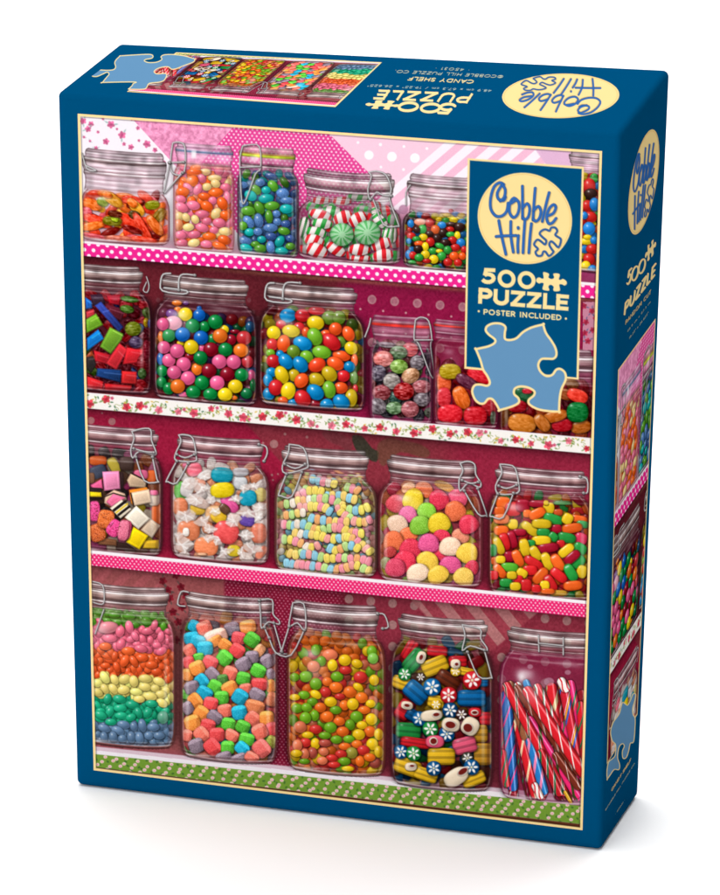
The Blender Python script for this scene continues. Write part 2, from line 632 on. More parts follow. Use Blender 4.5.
for x, y in ((163, 581), (181, 587), (176, 575), (173, 612), (182, 607), (170, 598), (178, 622), (176, 640), (186, 596), (172, 652), (168, 590), (184, 632)):
    flower(x, y, 4.2, dk, hexcol((90, 80, 84)))
F.clip = None
# darkness under each shelf and on the shelf boards
for s_, th in ((sh1, 14.8), (sh2, 15.2), (sh3, 14)):
    d = Y - s_ - th
    setm((d > -1) * np.exp(-np.clip(d, 0, 99) / 5), hexcol((40, 12, 20)), .75)
setm(((X > 150) & (Y > sh1 + 14)) * np.exp(-((Y - sh1 - 17.5) / 2.2) ** 2) * sm((X - 150) / 150), hexcol((168, 116, 92)), .45)
F.rgb *= np.where((r1 > 0)[..., None], 1.0, np.array([.97, .90, .82]))
tex = (vnoise(X, Y, 1.8, 9) - .5) * .10 * (1 - r1)
F.rgb[:] = np.clip(F.rgb * (1 + tex * 1.2)[..., None] + (tex * .25)[..., None], 0, 1)

# the shelf floor in front of the bottom row
setm(np.clip(Y - sh4 + .5, 0, 1), hexcol((242, 234, 240)))
setm(np.clip(Y - sh4 + 6, 0, 6) / 6 * (Y < sh4 + 4), hexcol((150, 70, 100)), .25)

# ------------------------------------------------------------------ jars
def prof(t, table):
    return np.interp(t, [p[0] for p in table], [p[1] for p in table])


# lid colour tables: (t, r, g, b, alpha)
LID_METAL = [(0, 90, 66, 66, .0), (.02, 86, 62, 62, .75), (.05, 130, 110, 108, .8), (.075, 214, 204, 202, .9), (.10, 120, 98, 96, .85), (.13, 84, 62, 60, .85), (.16, 150, 130, 128, .8), (.18, 78, 56, 54, .85),
             (.205, 96, 72, 70, .85), (.225, 206, 196, 192, .9), (.25, 100, 78, 76, .9), (.275, 246, 242, 238, 1), (.30, 244, 238, 232, 1), (.325, 178, 152, 136, .9),
             (.36, 196, 168, 150, .85), (.41, 156, 124, 108, .82), (.45, 134, 102, 90, .82), (.49, 96, 66, 56, .9), (.53, 72, 50, 50, .95), (.57, 90, 68, 66, .9), (.595, 230, 226, 224, 1), (.62, 150, 130, 128, .9), (.65, 78, 54, 54, .75),
             (.70, 150, 122, 122, .5), (.74, 110, 80, 80, .5), (.79, 70, 48, 48, .6), (.815, 206, 192, 190, .75), (.84, 90, 62, 64, .6), (.88, 160, 136, 138, .4), (.92, 96, 62, 66, .35), (.96, 170, 150, 150, .5), (1.0, 90, 58, 64, .2)]
LID_METAL = [(q[0],) + tuple(.45 * c + .55 * sum(q[1:4]) / 3 * 1.12 + 4 for c in q[1:4]) + (q[4] * .90,) for q in LID_METAL]
LID_PALE = [(0, 150, 120, 130, .2), (.02, 120, 96, 100, .9), (.05, 186, 164, 172, .9), (.08, 122, 100, 106, .85), (.12, 210, 194, 200, .85), (.15, 140, 112, 120, .85), (.19, 196, 172, 182, .8),
            (.22, 106, 84, 88, .9), (.25, 232, 224, 226, 1), (.28, 130, 106, 108, .95), (.31, 84, 64, 66, .95), (.35, 176, 152, 156, .85), (.40, 206, 180, 190, .75), (.44, 150, 118, 126, .8), (.48, 220, 202, 208, .8),
            (.53, 112, 82, 88, .85), (.56, 224, 212, 216, .9), (.60, 122, 94, 98, .85), (.66, 196, 168, 180, .65), (.72, 140, 104, 114, .7), (.76, 214, 194, 202, .7), (.82, 150, 112, 122, .6), (.88, 208, 184, 194, .6), (.93, 128, 90, 98, .6), (.97, 214, 196, 202, .6), (1, 170, 130, 140, .2)]
LID_RED = [(0, 120, 90, 100, .1), (.04, 190, 170, 178, .7), (.12, 110, 60, 84, .5), (.2, 176, 150, 158, .8), (.27, 150, 70, 70, .8), (.30, 226, 60, 50, 1),
           (.35, 200, 50, 46, 1), (.38, 130, 90, 100, .6), (.5, 196, 168, 178, .55), (.6, 120, 84, 96, .6), (.66, 190, 170, 176, .8), (.72, 96, 56, 70, .6),
           (.86, 150, 110, 124, .4), (.93, 196, 176, 182, .5), (1, 130, 80, 96, .2)]
LID_BLUE = [(0, 226, 160, 196, .2), (.05, 176, 140, 156, .9), (.11, 236, 206, 222, .7), (.2, 130, 100, 120, .7), (.25, 214, 186, 204, .6), (.36, 60, 110, 140, .9),
            (.42, 190, 160, 180, .6), (.55, 236, 190, 214, .5), (.72, 222, 150, 176, .5), (.86, 150, 110, 110, .9), (.92, 230, 170, 150, .6), (1, 200, 120, 110, .3)]
LID_LIME = [(0, 200, 150, 160, .2), (.05, 150, 120, 126, .9), (.13, 196, 150, 160, .8), (.24, 130, 96, 96, .8), (.32, 168, 150, 60, .9), (.36, 186, 206, 50, 1),
            (.41, 150, 170, 50, .9), (.46, 200, 150, 170, .7), (.62, 176, 120, 140, .6), (.74, 70, 60, 60, .9), (.78, 210, 196, 196, .9), (.84, 110, 90, 96, .7), (1, 90, 80, 110, .3)]


class Jar:
    def __init__(self, pid, Z, lid, body, style, slope=.09, curv=5, bcurv=8, tint=(70, 26, 42), ta=.5, shoulder=.16, neck=.93, rim=1.0):
        ox, oy, s = Z
        self.Z, self.pid = Z, pid
        xl, xr, yt, yn = lid
        bl, br, yb = body
        self.lx = ox + (xl + xr) / 2 / s
        self.lh = (xr - xl) / 2 / s
        self.yt, self.yn = oy + yt / s, oy + yn / s
        self.bx = ox + (bl + br) / 2 / s
        self.bh = (br - bl) / 2 / s
        self.yb = oy + yb / s
        self.slope, self.curv, self.bcurv = slope, curv / s * (1.9 if style is LID_METAL else 1.2), bcurv / s * 1.35
        self.tint, self.ta, self.sh, self.neck = hexcol(tint), ta, shoulder, neck
        self.style = style
        self.rim = rim
        pad = 9
        self.s = F.sl(min(self.bx - self.bh, self.lx - self.lh) - pad, self.yt - 8, max(self.bx + self.bh, self.lx + self.lh) + pad, self.yb + 8)
        s_ = self.s
        x, y = F.X[s_], F.Y[s_]
        u = (x - self.bx) / self.bh
        uu = np.clip(u, -1, 1)
        yy = y - (x - self.bx) * slope
        bot = self.yb - self.bcurv * (1 - np.sqrt(1 - uu ** 2 * .98)) * 1.0
        top = self.yn - 1
        v = (yy - top) / (bot - top)
        w = prof(v, [(0, .90 * self.lh / self.bh), (self.sh * .3, .90 * self.lh / self.bh + (1 - .90 * self.lh / self.bh) * .42), (self.sh * .7, .955), (self.sh * 1.1, .985), (self.sh * 1.7, 1), (.84, 1), (.90, .99), (.95, .965), (.98, .92), (1, .84)])
        self.u, self.v = u, v
        self.edge = (w - np.abs(u)) * self.bh
        self.foot = bot - yy
        self.mask = np.clip(self.edge / .9 + .5, 0, 1) * np.clip(self.foot / .9 + .5, 0, 1) * (yy > top - 1)
        full = np.zeros(F.X.shape)
        full[s_] = np.clip((self.edge - 1.6) / 1.2, 0, 1) * np.clip((self.foot - 1.8) / 1.5, 0, 1) * (yy > self.yn - self.lh * .24)
        self.inner = full
        F.pid[s_][(self.mask > .5)] = pid
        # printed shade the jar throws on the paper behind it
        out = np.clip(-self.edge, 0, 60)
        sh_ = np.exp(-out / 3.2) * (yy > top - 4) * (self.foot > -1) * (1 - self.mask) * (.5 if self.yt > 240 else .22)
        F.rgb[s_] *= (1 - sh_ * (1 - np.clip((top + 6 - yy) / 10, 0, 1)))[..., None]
        m = self.mask * ta
        F.rgb[s_] = F.rgb[s_] * (1 - m[..., None]) + self.tint * m[..., None]
        # contact shadow on the shelf
        F.clip = None

    def p(self, x, y):
        ox, oy, s = self.Z
        return ox + x / s, oy + y / s

    def sweets(self, rows, pal, **kw):
        F.clip = self.inner
        s = self.Z[2]
        for e in rows:
            e = list(e)
            c = e[-1]
            col = hexcol(pal[c]) if isinstance(c, str) else hexcol(c)
            x, y, a, b = e[:4]
            ang = e[4] if len(e) > 5 else 0
            px, py = self.p(x, y)
            k2 = dict(kw)
            for kk, vv in k2.items():
                if callable(vv) and kk != 'pat':
                    k2[kk] = vv(c)
            v = random.uniform(.93, 1.07)
            F.candy(px, py, a / s, b / s, math.radians(ang), np.clip(col * v, 0, 1), **k2)
        F.clip = None

    def fill(self, a, b, pal, weights, y0=0.0, y1=1.0, dens=1.0, shade_all=.8, colour_at=None, seed=0, **kw):
        """loose packing behind / between the drawn sweets"""
        rnd = random.Random(seed + self.pid * 17)
        F.clip = self.inner
        s = self.Z[2]
        a, b = a / s, b / s
        H = self.yb - self.yn
        keys = list(pal)
        pts = []
        y = self.yn + y0 * H
        row = 0
        while y < self.yn + y1 * H:
            x = self.bx - self.bh + (a if row % 2 else 0)
            while x < self.bx + self.bh:
                pts.append((x + rnd.uniform(-.4, .4) * a, y + (x - self.bx) * self.slope + rnd.uniform(-.35, .35) * b))
                x += 1.75 * a / dens
            y += 1.5 * b / dens
            row += 1
        rnd.shuffle(pts)
        for x, y in pts:
            v = (y - (x - self.bx) * self.slope - self.yn) / H
            if colour_at:
                c = colour_at(v, (x - self.bx) / self.bh, rnd)
                if c is None:
                    continue
                col = hexcol(c)
            else:
                col = hexcol(pal[rnd.choices(keys, weights)[0]])
            F.candy(x, y, a * rnd.uniform(.85, 1.1), b * rnd.uniform(.85, 1.1), rnd.uniform(0, math.pi), np.clip(col * shade_all * rnd.uniform(.88, 1.1), 0, 1), **kw)
        F.clip = None

    def lid_y(self, t, x):
        return self.yt + t * (self.yn - self.yt) + (x - self.lx) * self.slope

    def finish(self, hi=.7, lidk=1.0):
        s_ = self.s
        rgb = F.rgb[s_]
        u, v, e, ft, m = self.u, self.v, self.edge, self.foot, self.mask

        def bl(mm, col):
            nonlocal rgb
            mm = np.clip(mm, 0, 1)[..., None]
            rgb = rgb * (1 - mm) + np.asarray(col, float) * mm
        # glass: darker, greener refraction at the sides, streaks following the outline
        nv_ = vnoise(F.X[s_], F.Y[s_], 5, self.pid)
        bl(m * np.exp(-((e - .3) / 1.5) ** 2) * .72, self.tint * .6)
        bl(m * np.exp(-((e - 2.6) / .7) ** 2) * (.12 + .45 * nv_) * (u < 0), (.86, .80, .80))
        bl(m * np.exp(-((e - 2.9) / .8) ** 2) * (.10 + .45 * (1 - nv_)) * (u > 0), (.86, .78, .78))
        bl(m * np.exp(-((e - 5.2) / 1.4) ** 2) * .28 * (u > 0), self.tint * .7)
        bl(m * sm((.09 - np.abs(1 - np.abs(u) - .08)) / .09) * .18, self.tint)
        # foot: thick glass
        bl(m * np.exp(-(ft / 1.2) ** 2) * .7, self.tint * .45)
        bl(m * np.exp(-((ft - 2.2) / .8) ** 2) * (.25 + .5 * nv_), (.90, .84, .84))
        bl(m * np.exp(-((ft - 4.0) / .8) ** 2) * .45, self.tint * .7)
        bl(m * np.exp(-((ft - 5.6) / .7) ** 2) * .35 * nv_, (.9, .85, .86))
        # shoulder lines
        H = self.yb - self.yn
        ys = v * H
        bl(m * np.exp(-((ys - 2.2) / .8) ** 2) * .35 * (.4 + nv_), (.93, .88, .88))
        bl(m * np.exp(-((ys - 5.5) / 1.3) ** 2) * .28, self.tint * .9)
        bl(m * np.exp(-((ys - 8.5 + 3 * u * u) / 1.0) ** 2) * .35 * nv_, (.95, .9, .9))
        F.rgb[s_] = rgb
        F.clip = None
        # window reflections
        full = np.zeros(F.X.shape)
        full[s_] = m
        F.clip = full
        bx, bh = self.bx, self.bh
        yh = self.yn + H * .14
        F.glow(bx - bh * .52, yh - bh * .04, bh * .16, H * .035, .1, hi, p=2.4)
        F.glow(bx - bh * .42, yh + H * .10, bh * .25, H * .09, .1, hi * .42, p=3)
        F.glow(bx + bh * .28, self.yn + H * .06, bh * .22, H * .018, .15, hi * .5)
        F.glow(bx + bh * .80, self.yn + H * .55, bh * .035, H * .28, 0, .25, p=3)
        F.glow(bx - bh * .86, self.yn + H * .55, bh * .035, H * .30, 0, .28, p=3)
        F.glow(bx - bh * .55, self.yb - H * .035 - bh * .04, bh * .3, 1.0, .07, .5)
        F.clip = None
        self.lid(lidk)

    def lid(self, k=1.0):
        T = self.style
        pad = 3
        s_ = F.sl(self.lx - self.lh - pad, self.yt - 6, self.lx + self.lh + pad, self.yn + 8)
        x, y = F.X[s_], F.Y[s_]
        u = (x - self.lx) / self.lh
        uu = np.clip(u, -1, 1)
        cur = self.curv * (np.sqrt(1 - uu ** 2 * .97) - .6)
        yy = y - (x - self.lx) * self.slope - cur
        t = (yy - self.yt) / (self.yn - self.yt)
        hw = prof(t, [(0, .84), (.04, .90), (.12, .93), (.19, .92), (.23, .985), (.30, 1.0), (.44, .99), (.52, .96), (.60, .965), (.66, .93), (.78, .92), (.9, .93), (1, .95)])
        e = (hw - np.abs(u)) * self.lh
        m = np.clip(e / .9 + .5, 0, 1) * np.clip((t + .01) / .03, 0, 1) * np.clip((1.02 - t) / .04, 0, 1)
        wob = (vnoise(x * .25, yy, 1.1, self.pid + 5) - .5) * .10 + (vnoise(x * .1, yy, .8, self.pid + 55) - .5) * .07
        tt = np.clip(t + wob * .06, 0, 1)
        col = np.stack([prof(tt, [(q[0], q[i] / 255) for q in T]) for i in (1, 2, 3)], -1)
        al = prof(tt, [(q[0], q[4]) for q in T])
        # reflections brighten and dim along the ring
        gl = 1 + .15 * np.exp(-((u + .35) / .28) ** 2) - .12 * np.exp(-((u - .1) / .2) ** 2) + .12 * np.exp(-((u - .55) / .2) ** 2) - .30 * sm((np.abs(u) - .82) / .18)
        gl = gl * (1 + (vnoise(x, yy * .8, 6.0, self.pid + 9) - .5) * .45)
        fine = vnoise(x * .06 + 7, yy, .75, self.pid + 3) - .5
        col = np.clip(col * gl[..., None] * k + (fine * .20)[..., None], 0, 1)
        # sweets and paper seen through the neck
        F.rgb[s_] = F.rgb[s_] * (1 - (m * al)[..., None]) + col * (m * al)[..., None]
        dk = m * np.exp(-(e / 1.0) ** 2) * .5
        F.rgb[s_] = F.rgb[s_] * (1 - dk[..., None]) + np.array([.22, .15, .16]) * dk[..., None]
        F.pid[s_][m > .5] = self.pid

    def wires(self, *lines, w=1.25):
        for ln in lines:
            F.wire([self.p(x, y) for x, y in ln], w, pid=self.pid)
        if w > 1.15:
            for ln in lines[1:]:
                for q in (ln[0], ln[-1]):
                    px, py = self.p(*q)
                    if py < self.yn + (self.yb - self.yn) * .12:
                        F.candy(px, py, 1.7, 1.5, 0, (.62, .60, .60), gloss=.9, shade=.6)


def noise_marks(jar, cols, n, size, seed):
    """small flecks of colour seen through the neck of a jar"""
    rnd = random.Random(seed)
    for _ in range(n):
        x = jar.lx + rnd.uniform(-.8, .8) * jar.lh
        t = rnd.uniform(.72, 1.0)
        y = jar.lid_y(t, x)
        F.candy(x, y, size * rnd.uniform(.7, 1.6), size * rnd.uniform(.25, .5), .1, hexcol(rnd.choice(cols)), gloss=0, shade=0, alpha=.6)


R11, R12, R13, R14 = (75, 110, 5.775), (165, 110, 5.143), (290, 130, 5.775), (380, 130, 5.77)
R21, R22, R23, R24, R25 = (75, 250, 5.59), (150, 260, 5.592), (255, 270, 5.775), (360, 280, 5.592), (430, 300, 4.235)
R31, R32, R33, R34, R35 = (80, 410, 5.59), (160, 420, 5.967), (265, 430, 5.592), (370, 440, 5.538), (480, 450, 5.592)
R41, R42, R43, R44, R45 = (80, 565, 4.366), (170, 575, 4.366), (270, 585, 4.369), (380, 595, 4.369), (490, 605, 3.98)
random.seed(5)


def pepper(col, face):
    col = hexcol(col)

    def f(u, v, r):
        th = np.arctan2(v, u)
        if face:
            m = np.clip(np.sin(th * 11 + r * 2.2) * 3 + .3, 0, 1) * sm((r - .12) / .25)
            m = np.maximum(m * .75, .35)
        else:
            m = np.clip(np.sin(np.arcsin(np.clip(u, -1, 1)) * 6.5 + v * .9 + .6) * 3.5 + .1, 0, 1)
        return m, col
    return f


# ---- row 1
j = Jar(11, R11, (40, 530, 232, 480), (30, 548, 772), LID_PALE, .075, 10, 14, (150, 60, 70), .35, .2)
worm = {'r': (240, 66, 40), 'o': (255, 116, 40), 'y': (240, 160, 40), 'g': (120, 140, 20), 'd': (120, 20, 16), 'p': (232, 90, 100)}
j.fill(56, 26, worm, [4, 5, 1, .2, .6, 2], .05, 1, 1.1, 1, gloss=.3, streak=.2, shade=.3)
j.sweets([(95, 545, 60, 30, 20, 'o'), (60, 600, 40, 40, 0, 'p'), (130, 640, 85, 30, 20, 'r'), (100, 670, 70, 24, -10, 'o'), (300, 640, 90, 40, 20, 'r'), (330, 520, 60, 26, 10, 'r'), (160, 530, 34, 26, 20, 'g'),
          (215, 515, 68, 30, 35, 'y'), (185, 490, 30, 18, 20, 'o'), (355, 565, 58, 30, 48, 'y'), (330, 535, 34, 24, 40, 'o'), (343, 605, 34, 24, 20, (70, 50, 12)), (446, 548, 42, 26, -8, (150, 150, 30)),
          (490, 605, 44, 30, -50, (150, 110, 30)), (215, 640, 56, 28, 5, (130, 120, 24)), (230, 630, 22, 16, 20, (176, 200, 40)), (230, 600, 40, 20, 10, (110, 40, 20)), (460, 665, 70, 28, 52, (240, 110, 40)),
          (390, 680, 100, 26, 60, 'r'), (330, 690, 60, 18, 20, 'd'), (100, 735, 100, 22, 10, 'p'), (260, 745, 90, 20, 5, (240, 120, 90)), (400, 750, 80, 20, 8, 'r')], worm, gloss=.35, streak=.35, n=2.3)
j.finish(.55)
j.wires([(40, 250), (70, 340), (120, 350), (95, 335), (60, 320)])

j = Jar(12, R12, (52, 352, 172, 300), (42, 358, 728), LID_BLUE, .075, 4, 4, (190, 90, 100), .35, .1)
bean = {'o': (255, 104, 40), 'p': (248, 122, 152), 'y': (255, 218, 144), 'k': (252, 146, 110)}
j.fill(32, 22, bean, [5, 4, .8, 2], .02, 1, 1, .95, gloss=.5)
j.sweets([(207, 318, 28, 18, 0, 'y'), (150, 320, 40, 18, 0, 'o'), (255, 350, 36, 18, 0, 'y'), (190, 352, 25, 20, 60, 'p'), (140, 365, 34, 28, -30, 'o'), (260, 378, 26, 22, 30, 'y'), (215, 395, 26, 20, -10, 'y'),
          (118, 398, 30, 18, 40, 'p'), (168, 408, 32, 20, -60, 'p'), (312, 398, 28, 22, 0, 'p'), (260, 425, 40, 24, -10, 'o'), (90, 420, 36, 24, 0, 'o'), (80, 458, 30, 20, 10, 'p'), (205, 445, 36, 20, 10, 'o'),
          (322, 450, 34, 18, 80, 'p'), (245, 465, 22, 20, 0, 'p'), (145, 490, 36, 24, 10, 'p'), (85, 500, 36, 24, 25, 'p'), (295, 480, 36, 26, 60, 'o'), (215, 495, 34, 26, 30, 'o'), (263, 532, 32, 24, -50, 'y'),
          (190, 535, 38, 20, 0, 'p'), (72, 548, 26, 24, 0, 'y'), (108, 552, 24, 20, 50, 'y'), (155, 562, 24, 20, 60, 'y'), (215, 572, 26, 20, -10, 'p'), (310, 540, 28, 22, 20, 'o'), (278, 580, 34, 24, 5, 'p'),
          (70, 590, 24, 30, 0, (240, 150, 100)), (120, 602, 30, 20, -5, 'y'), (190, 605, 36, 22, 15, 'p'), (252, 618, 24, 20, 0, 'p'), (310, 625, 34, 22, 5, 'y'), (80, 642, 30, 22, 0, 'p'), (150, 640, 34, 20, -10, 'p'),
          (228, 650, 36, 20, 0, 'o'), (85, 684, 32, 20, -15, 'p'), (148, 684, 32, 22, -15, 'y'), (213, 690, 32, 20, 5, 'p'), (305, 668, 36, 24, 20, 'o'), (280, 700, 40, 20, 20, 'o')], bean, gloss=.7, shade=.35)
j.finish(.35)
F.glow(*j.p(148, 228), 2.6, 4.2, 0, .8, p=4)
j.wires([(40, 170), (28, 260), (40, 325), (98, 322), (102, 190), (70, 165), (40, 170)], [(22, 270), (95, 268)], [(24, 270), (-6, 420)], [(90, 322), (0, 425)])

j = Jar(13, R12, (380, 672, 188, 322), (372, 688, 752), LID_LIME, .075, 4, 4, (60, 66, 70), .55, .1)
bean = {'b': (74, 116, 176), 'g': (92, 162, 50), 't': (30, 172, 168), 'n': (46, 76, 140)}
j.fill(30, 21, bean, [4, 2, 2, 3], .02, 1, 1, .72, gloss=.5)
j.sweets([(515, 272, 16, 12, 0, 'b'), (570, 275, 30, 14, 0, 'g'), (545, 340, 32, 18, 10, 'n'), (490, 372, 26, 20, 0, 'b'), (400, 385, 28, 18, 0, 'b'), (555, 390, 32, 24, 50, 'g'), (465, 410, 32, 24, 30, 'g'), (520, 412, 24, 20, 0, 't'),
          (605, 428, 34, 26, 0, 'b'), (440, 440, 34, 26, 30, 't'), (520, 455, 40, 24, -5, 't'), (628, 465, 38, 18, 0, 'b'), (400, 480, 30, 20, 0, 'b'), (428, 518, 38, 24, 0, 'g'), (485, 502, 36, 24, 60, 'g'), (550, 492, 40, 22, -5, 'g'),
          (625, 508, 36, 24, 0, 't'), (573, 533, 22, 18, 0, 'b'), (535, 548, 36, 20, 85, 'g'), (430, 575, 36, 24, 50, 'b'), (482, 568, 38, 24, 80, 'b'), (578, 575, 22, 20, 0, 'b'), (620, 585, 26, 18, 0, 'n'), (400, 595, 24, 22, 0, 'g'),
          (543, 605, 38, 22, 0, 'b'), (435, 628, 26, 20, 0, 't'), (478, 625, 24, 20, 0, 'b'), (612, 622, 32, 20, 10, 'g'), (545, 650, 30, 20, 0, 'n'), (497, 665, 24, 18, 0, 't'), (590, 675, 32, 22, -55, 't'), (412, 672, 38, 20, 10, 'b'),
          (645, 660, 24, 18, 0, 'n'), (415, 710, 36, 22, 10, 't'), (465, 690, 24, 16, 0, 'g'), (490, 712, 32, 22, 0, 'g'), (543, 706, 34, 22, 85, 'b'), (600, 725, 34, 20, 0, 't'), (645, 700, 26, 18, 0, 'g')],
         bean, gloss=.75, shade=.55, sugar=lambda c: .12 if c in 'bn' else 0)
j.finish(.35)
F.glow(*j.p(458, 250), 4, 3, 0, .5, p=4)
j.wires([(400, 185), (386, 240), (386, 310), (395, 465), (415, 465), (465, 330), (492, 300), (486, 190), (440, 178), (400, 185)], [(385, 295), (490, 290)], w=1.1)

j = Jar(14, R13, (78, 606, 232, 430), (42, 645, 772), LID_METAL, .07, 14, 24, (90, 50, 60), .45, .2)
RD, GR = (222, 40, 50), (50, 160, 66)
wh = (240, 226, 222)
F.clip = j.inner
rnd = random.Random(3)
for k_ in range(40):
    px, py = j.p(rnd.uniform(50, 630), rnd.uniform(440, 740))
    F.candy(px, py, 9, 6, rnd.uniform(-.5, .5), hexcol(wh) * .6, pat=pepper(rnd.choice([RD, GR]), False), gloss=.1)
for x, y, a, b, ang, c, fc in ((395, 385, 70, 26, 0, GR, 0), (300, 408, 58, 24, 0, RD, 0), (180, 405, 55, 22, 0, RD, 0), (80, 560, 34, 60, 10, (40, 110, 50), 0), (240, 468, 60, 30, 0, GR, 0), (500, 480, 40, 26, 60, GR, 0),
                               (590, 600, 30, 50, 0, (70, 120, 60), 0), (560, 600, 30, 48, 10, GR, 0), (175, 490, 68, 32, 15, RD, 0), (185, 540, 62, 30, 5, GR, 0), (150, 590, 62, 32, 10, GR, 0), (305, 505, 60, 38, -25, RD, 0),
                               (520, 525, 54, 32, 45, GR, 0), (390, 515, 58, 38, -35, RD, 0), (140, 640, 60, 38, 15, RD, 0), (155, 695, 65, 42, 20, RD, 0), (405, 740, 60, 26, 0, RD, 0), (400, 690, 66, 34, 0, RD, 0),
                               (265, 688, 62, 34, 30, RD, 0), (525, 660, 60, 36, -25, RD, 0), (535, 725, 62, 38, -15, RD, 0), (300, 603, 68, 66, 0, GR, 1), (447, 592, 76, 70, 0, GR, 1)):
    px, py = j.p(x, y)
    F.candy(px, py, a / 5.775, b / 5.775, math.radians(ang), hexcol(wh if not fc else (225, 240, 220)), pat=pepper(c, fc), gloss=.35 if not fc else .15, shade=.6)
F.clip = None
j.finish(.4)
j.wires([(455, 245), (470, 270), (450, 340), (460, 400), (480, 400), (540, 545), (620, 555), (625, 540), (575, 400), (585, 340), (555, 260), (500, 238), (455, 245)], [(465, 400), (500, 360), (535, 375), (585, 380)])

j = Jar(15, R14, (155, 640, 262, 492), (130, 655, 815), LID_PALE, .07, 12, 14, (60, 30, 34), .65, .14)
mm = {'r': (204, 40, 36), 'b': (40, 132, 212), 'o': (242, 92, 34), 'g': (54, 164, 66), 'y': (244, 208, 34), 'k': (58, 34, 30)}
j.fill(27, 22, mm, [3, 2, 2, 2, 2, 3], .04, 1, 1, .7, gloss=.3)
j.sweets([(410, 465, 14, 10, 0, 'r'), (385, 488, 24, 10, 0, 'y'), (437, 483, 22, 12, 0, 'b'), (470, 490, 22, 12, 0, 'y'), (340, 515, 20, 12, 0, 'y'), (380, 520, 24, 14, 0, 'g'), (425, 518, 26, 16, 0, 'y'), (472, 530, 24, 18, 0, 'b'),
          (178, 540, 20, 24, 0, 'b'), (230, 530, 34, 20, 0, (244, 150, 120)), (287, 535, 26, 26, 0, 'r'), (357, 548, 26, 20, 0, 'b'), (410, 545, 26, 16, 0, 'k'), (460, 560, 32, 26, 0, 'k'), (245, 572, 24, 26, 0, 'g'), (320, 573, 26, 26, 0, 'o'),
          (405, 572, 24, 16, 0, 'r'), (170, 575, 14, 14, 0, 'r'), (212, 575, 20, 20, 0, 'k'), (365, 592, 26, 24, 0, 'k'), (285, 600, 22, 20, 0, 'k'), (408, 602, 26, 16, 0, 'g'), (447, 608, 18, 24, 0, 'y'), (180, 610, 26, 20, 0, 'r'),
          (250, 618, 26, 20, 0, 'y'), (330, 625, 26, 26, 0, 'k'), (290, 645, 26, 26, 0, 'r'), (418, 635, 26, 22, 0, 'r'), (210, 628, 24, 16, 0, 'g'), (166, 640, 16, 16, 0, 'b'), (377, 650, 30, 22, 0, 'k'), (467, 650, 26, 26, 0, 'b'),
          (225, 655, 28, 16, 0, 'o'), (262, 672, 20, 26, 0, 'y'), (345, 668, 28, 16, 20, 'g'), (435, 678, 28, 22, 0, 'r'), (220, 685, 26, 22, 0, 'k'), (390, 692, 24, 24, 0, 'g'), (305, 698, 26, 20, 0, 'g'), (485, 690, 18, 22, 0, 'r'),
          (342, 698, 20, 12, 0, 'y'), (262, 717, 26, 24, 0, 'y'), (355, 727, 28, 24, -30, 'g'), (428, 727, 28, 26, 0, 'o'), (475, 727, 22, 22, 0, 'o'), (165, 718, 20, 26, 0, 'b'), (190, 722, 22, 22, 0, 'r'), (225, 735, 26, 22, 0, 'g'),
          (310, 745, 28, 26, 0, 'y'), (270, 755, 24, 14, 0, 'r'), (392, 762, 26, 24, 0, 'r'), (450, 765, 24, 22, 0, 'r'), (185, 762, 24, 12, 0, 'g'), (280, 788, 26, 14, 0, 'y'), (325, 790, 24, 12, 0, 'g')], mm, gloss=.65, shade=.7)
j.finish(.35)
j.wires([(175, 318), (150, 360), (150, 430)], w=1)

RP = (460, 140, 5.143)
j = Jar(16, RP, (560, 900, 60, 170), (590, 960, 690), LID_PALE, .07, 6, 6, (60, 20, 26), .5, .1)
j.fill(27, 25, mm, [3, 2, 1, 1, 2, 1], .05, 1, 1, .8, gloss=.3)
j.sweets([(690, 195, 22, 24, 0, 'g'), (665, 235, 32, 40, 0, 'r'), (672, 275, 34, 26, 0, 'k'), (655, 338, 28, 30, 0, 'r'), (692, 330, 26, 34, 0, 'b'), (672, 395, 34, 28, 20, 'r'), (640, 388, 18, 20, 0, 'b'), (664, 455, 32, 34, 0, 'b'),
          (650, 520, 36, 18, 0, 'y'), (655, 498, 22, 12, 0, 'y'), (690, 515, 20, 20, 0, 'b'), (680, 560, 32, 26, 0, 'r'), (664, 612, 30, 30, 0, 'r'), (645, 650, 26, 30, 30, 'y'), (682, 668, 26, 26, 0, 'b')], mm, gloss=.6)
j.finish(.1)

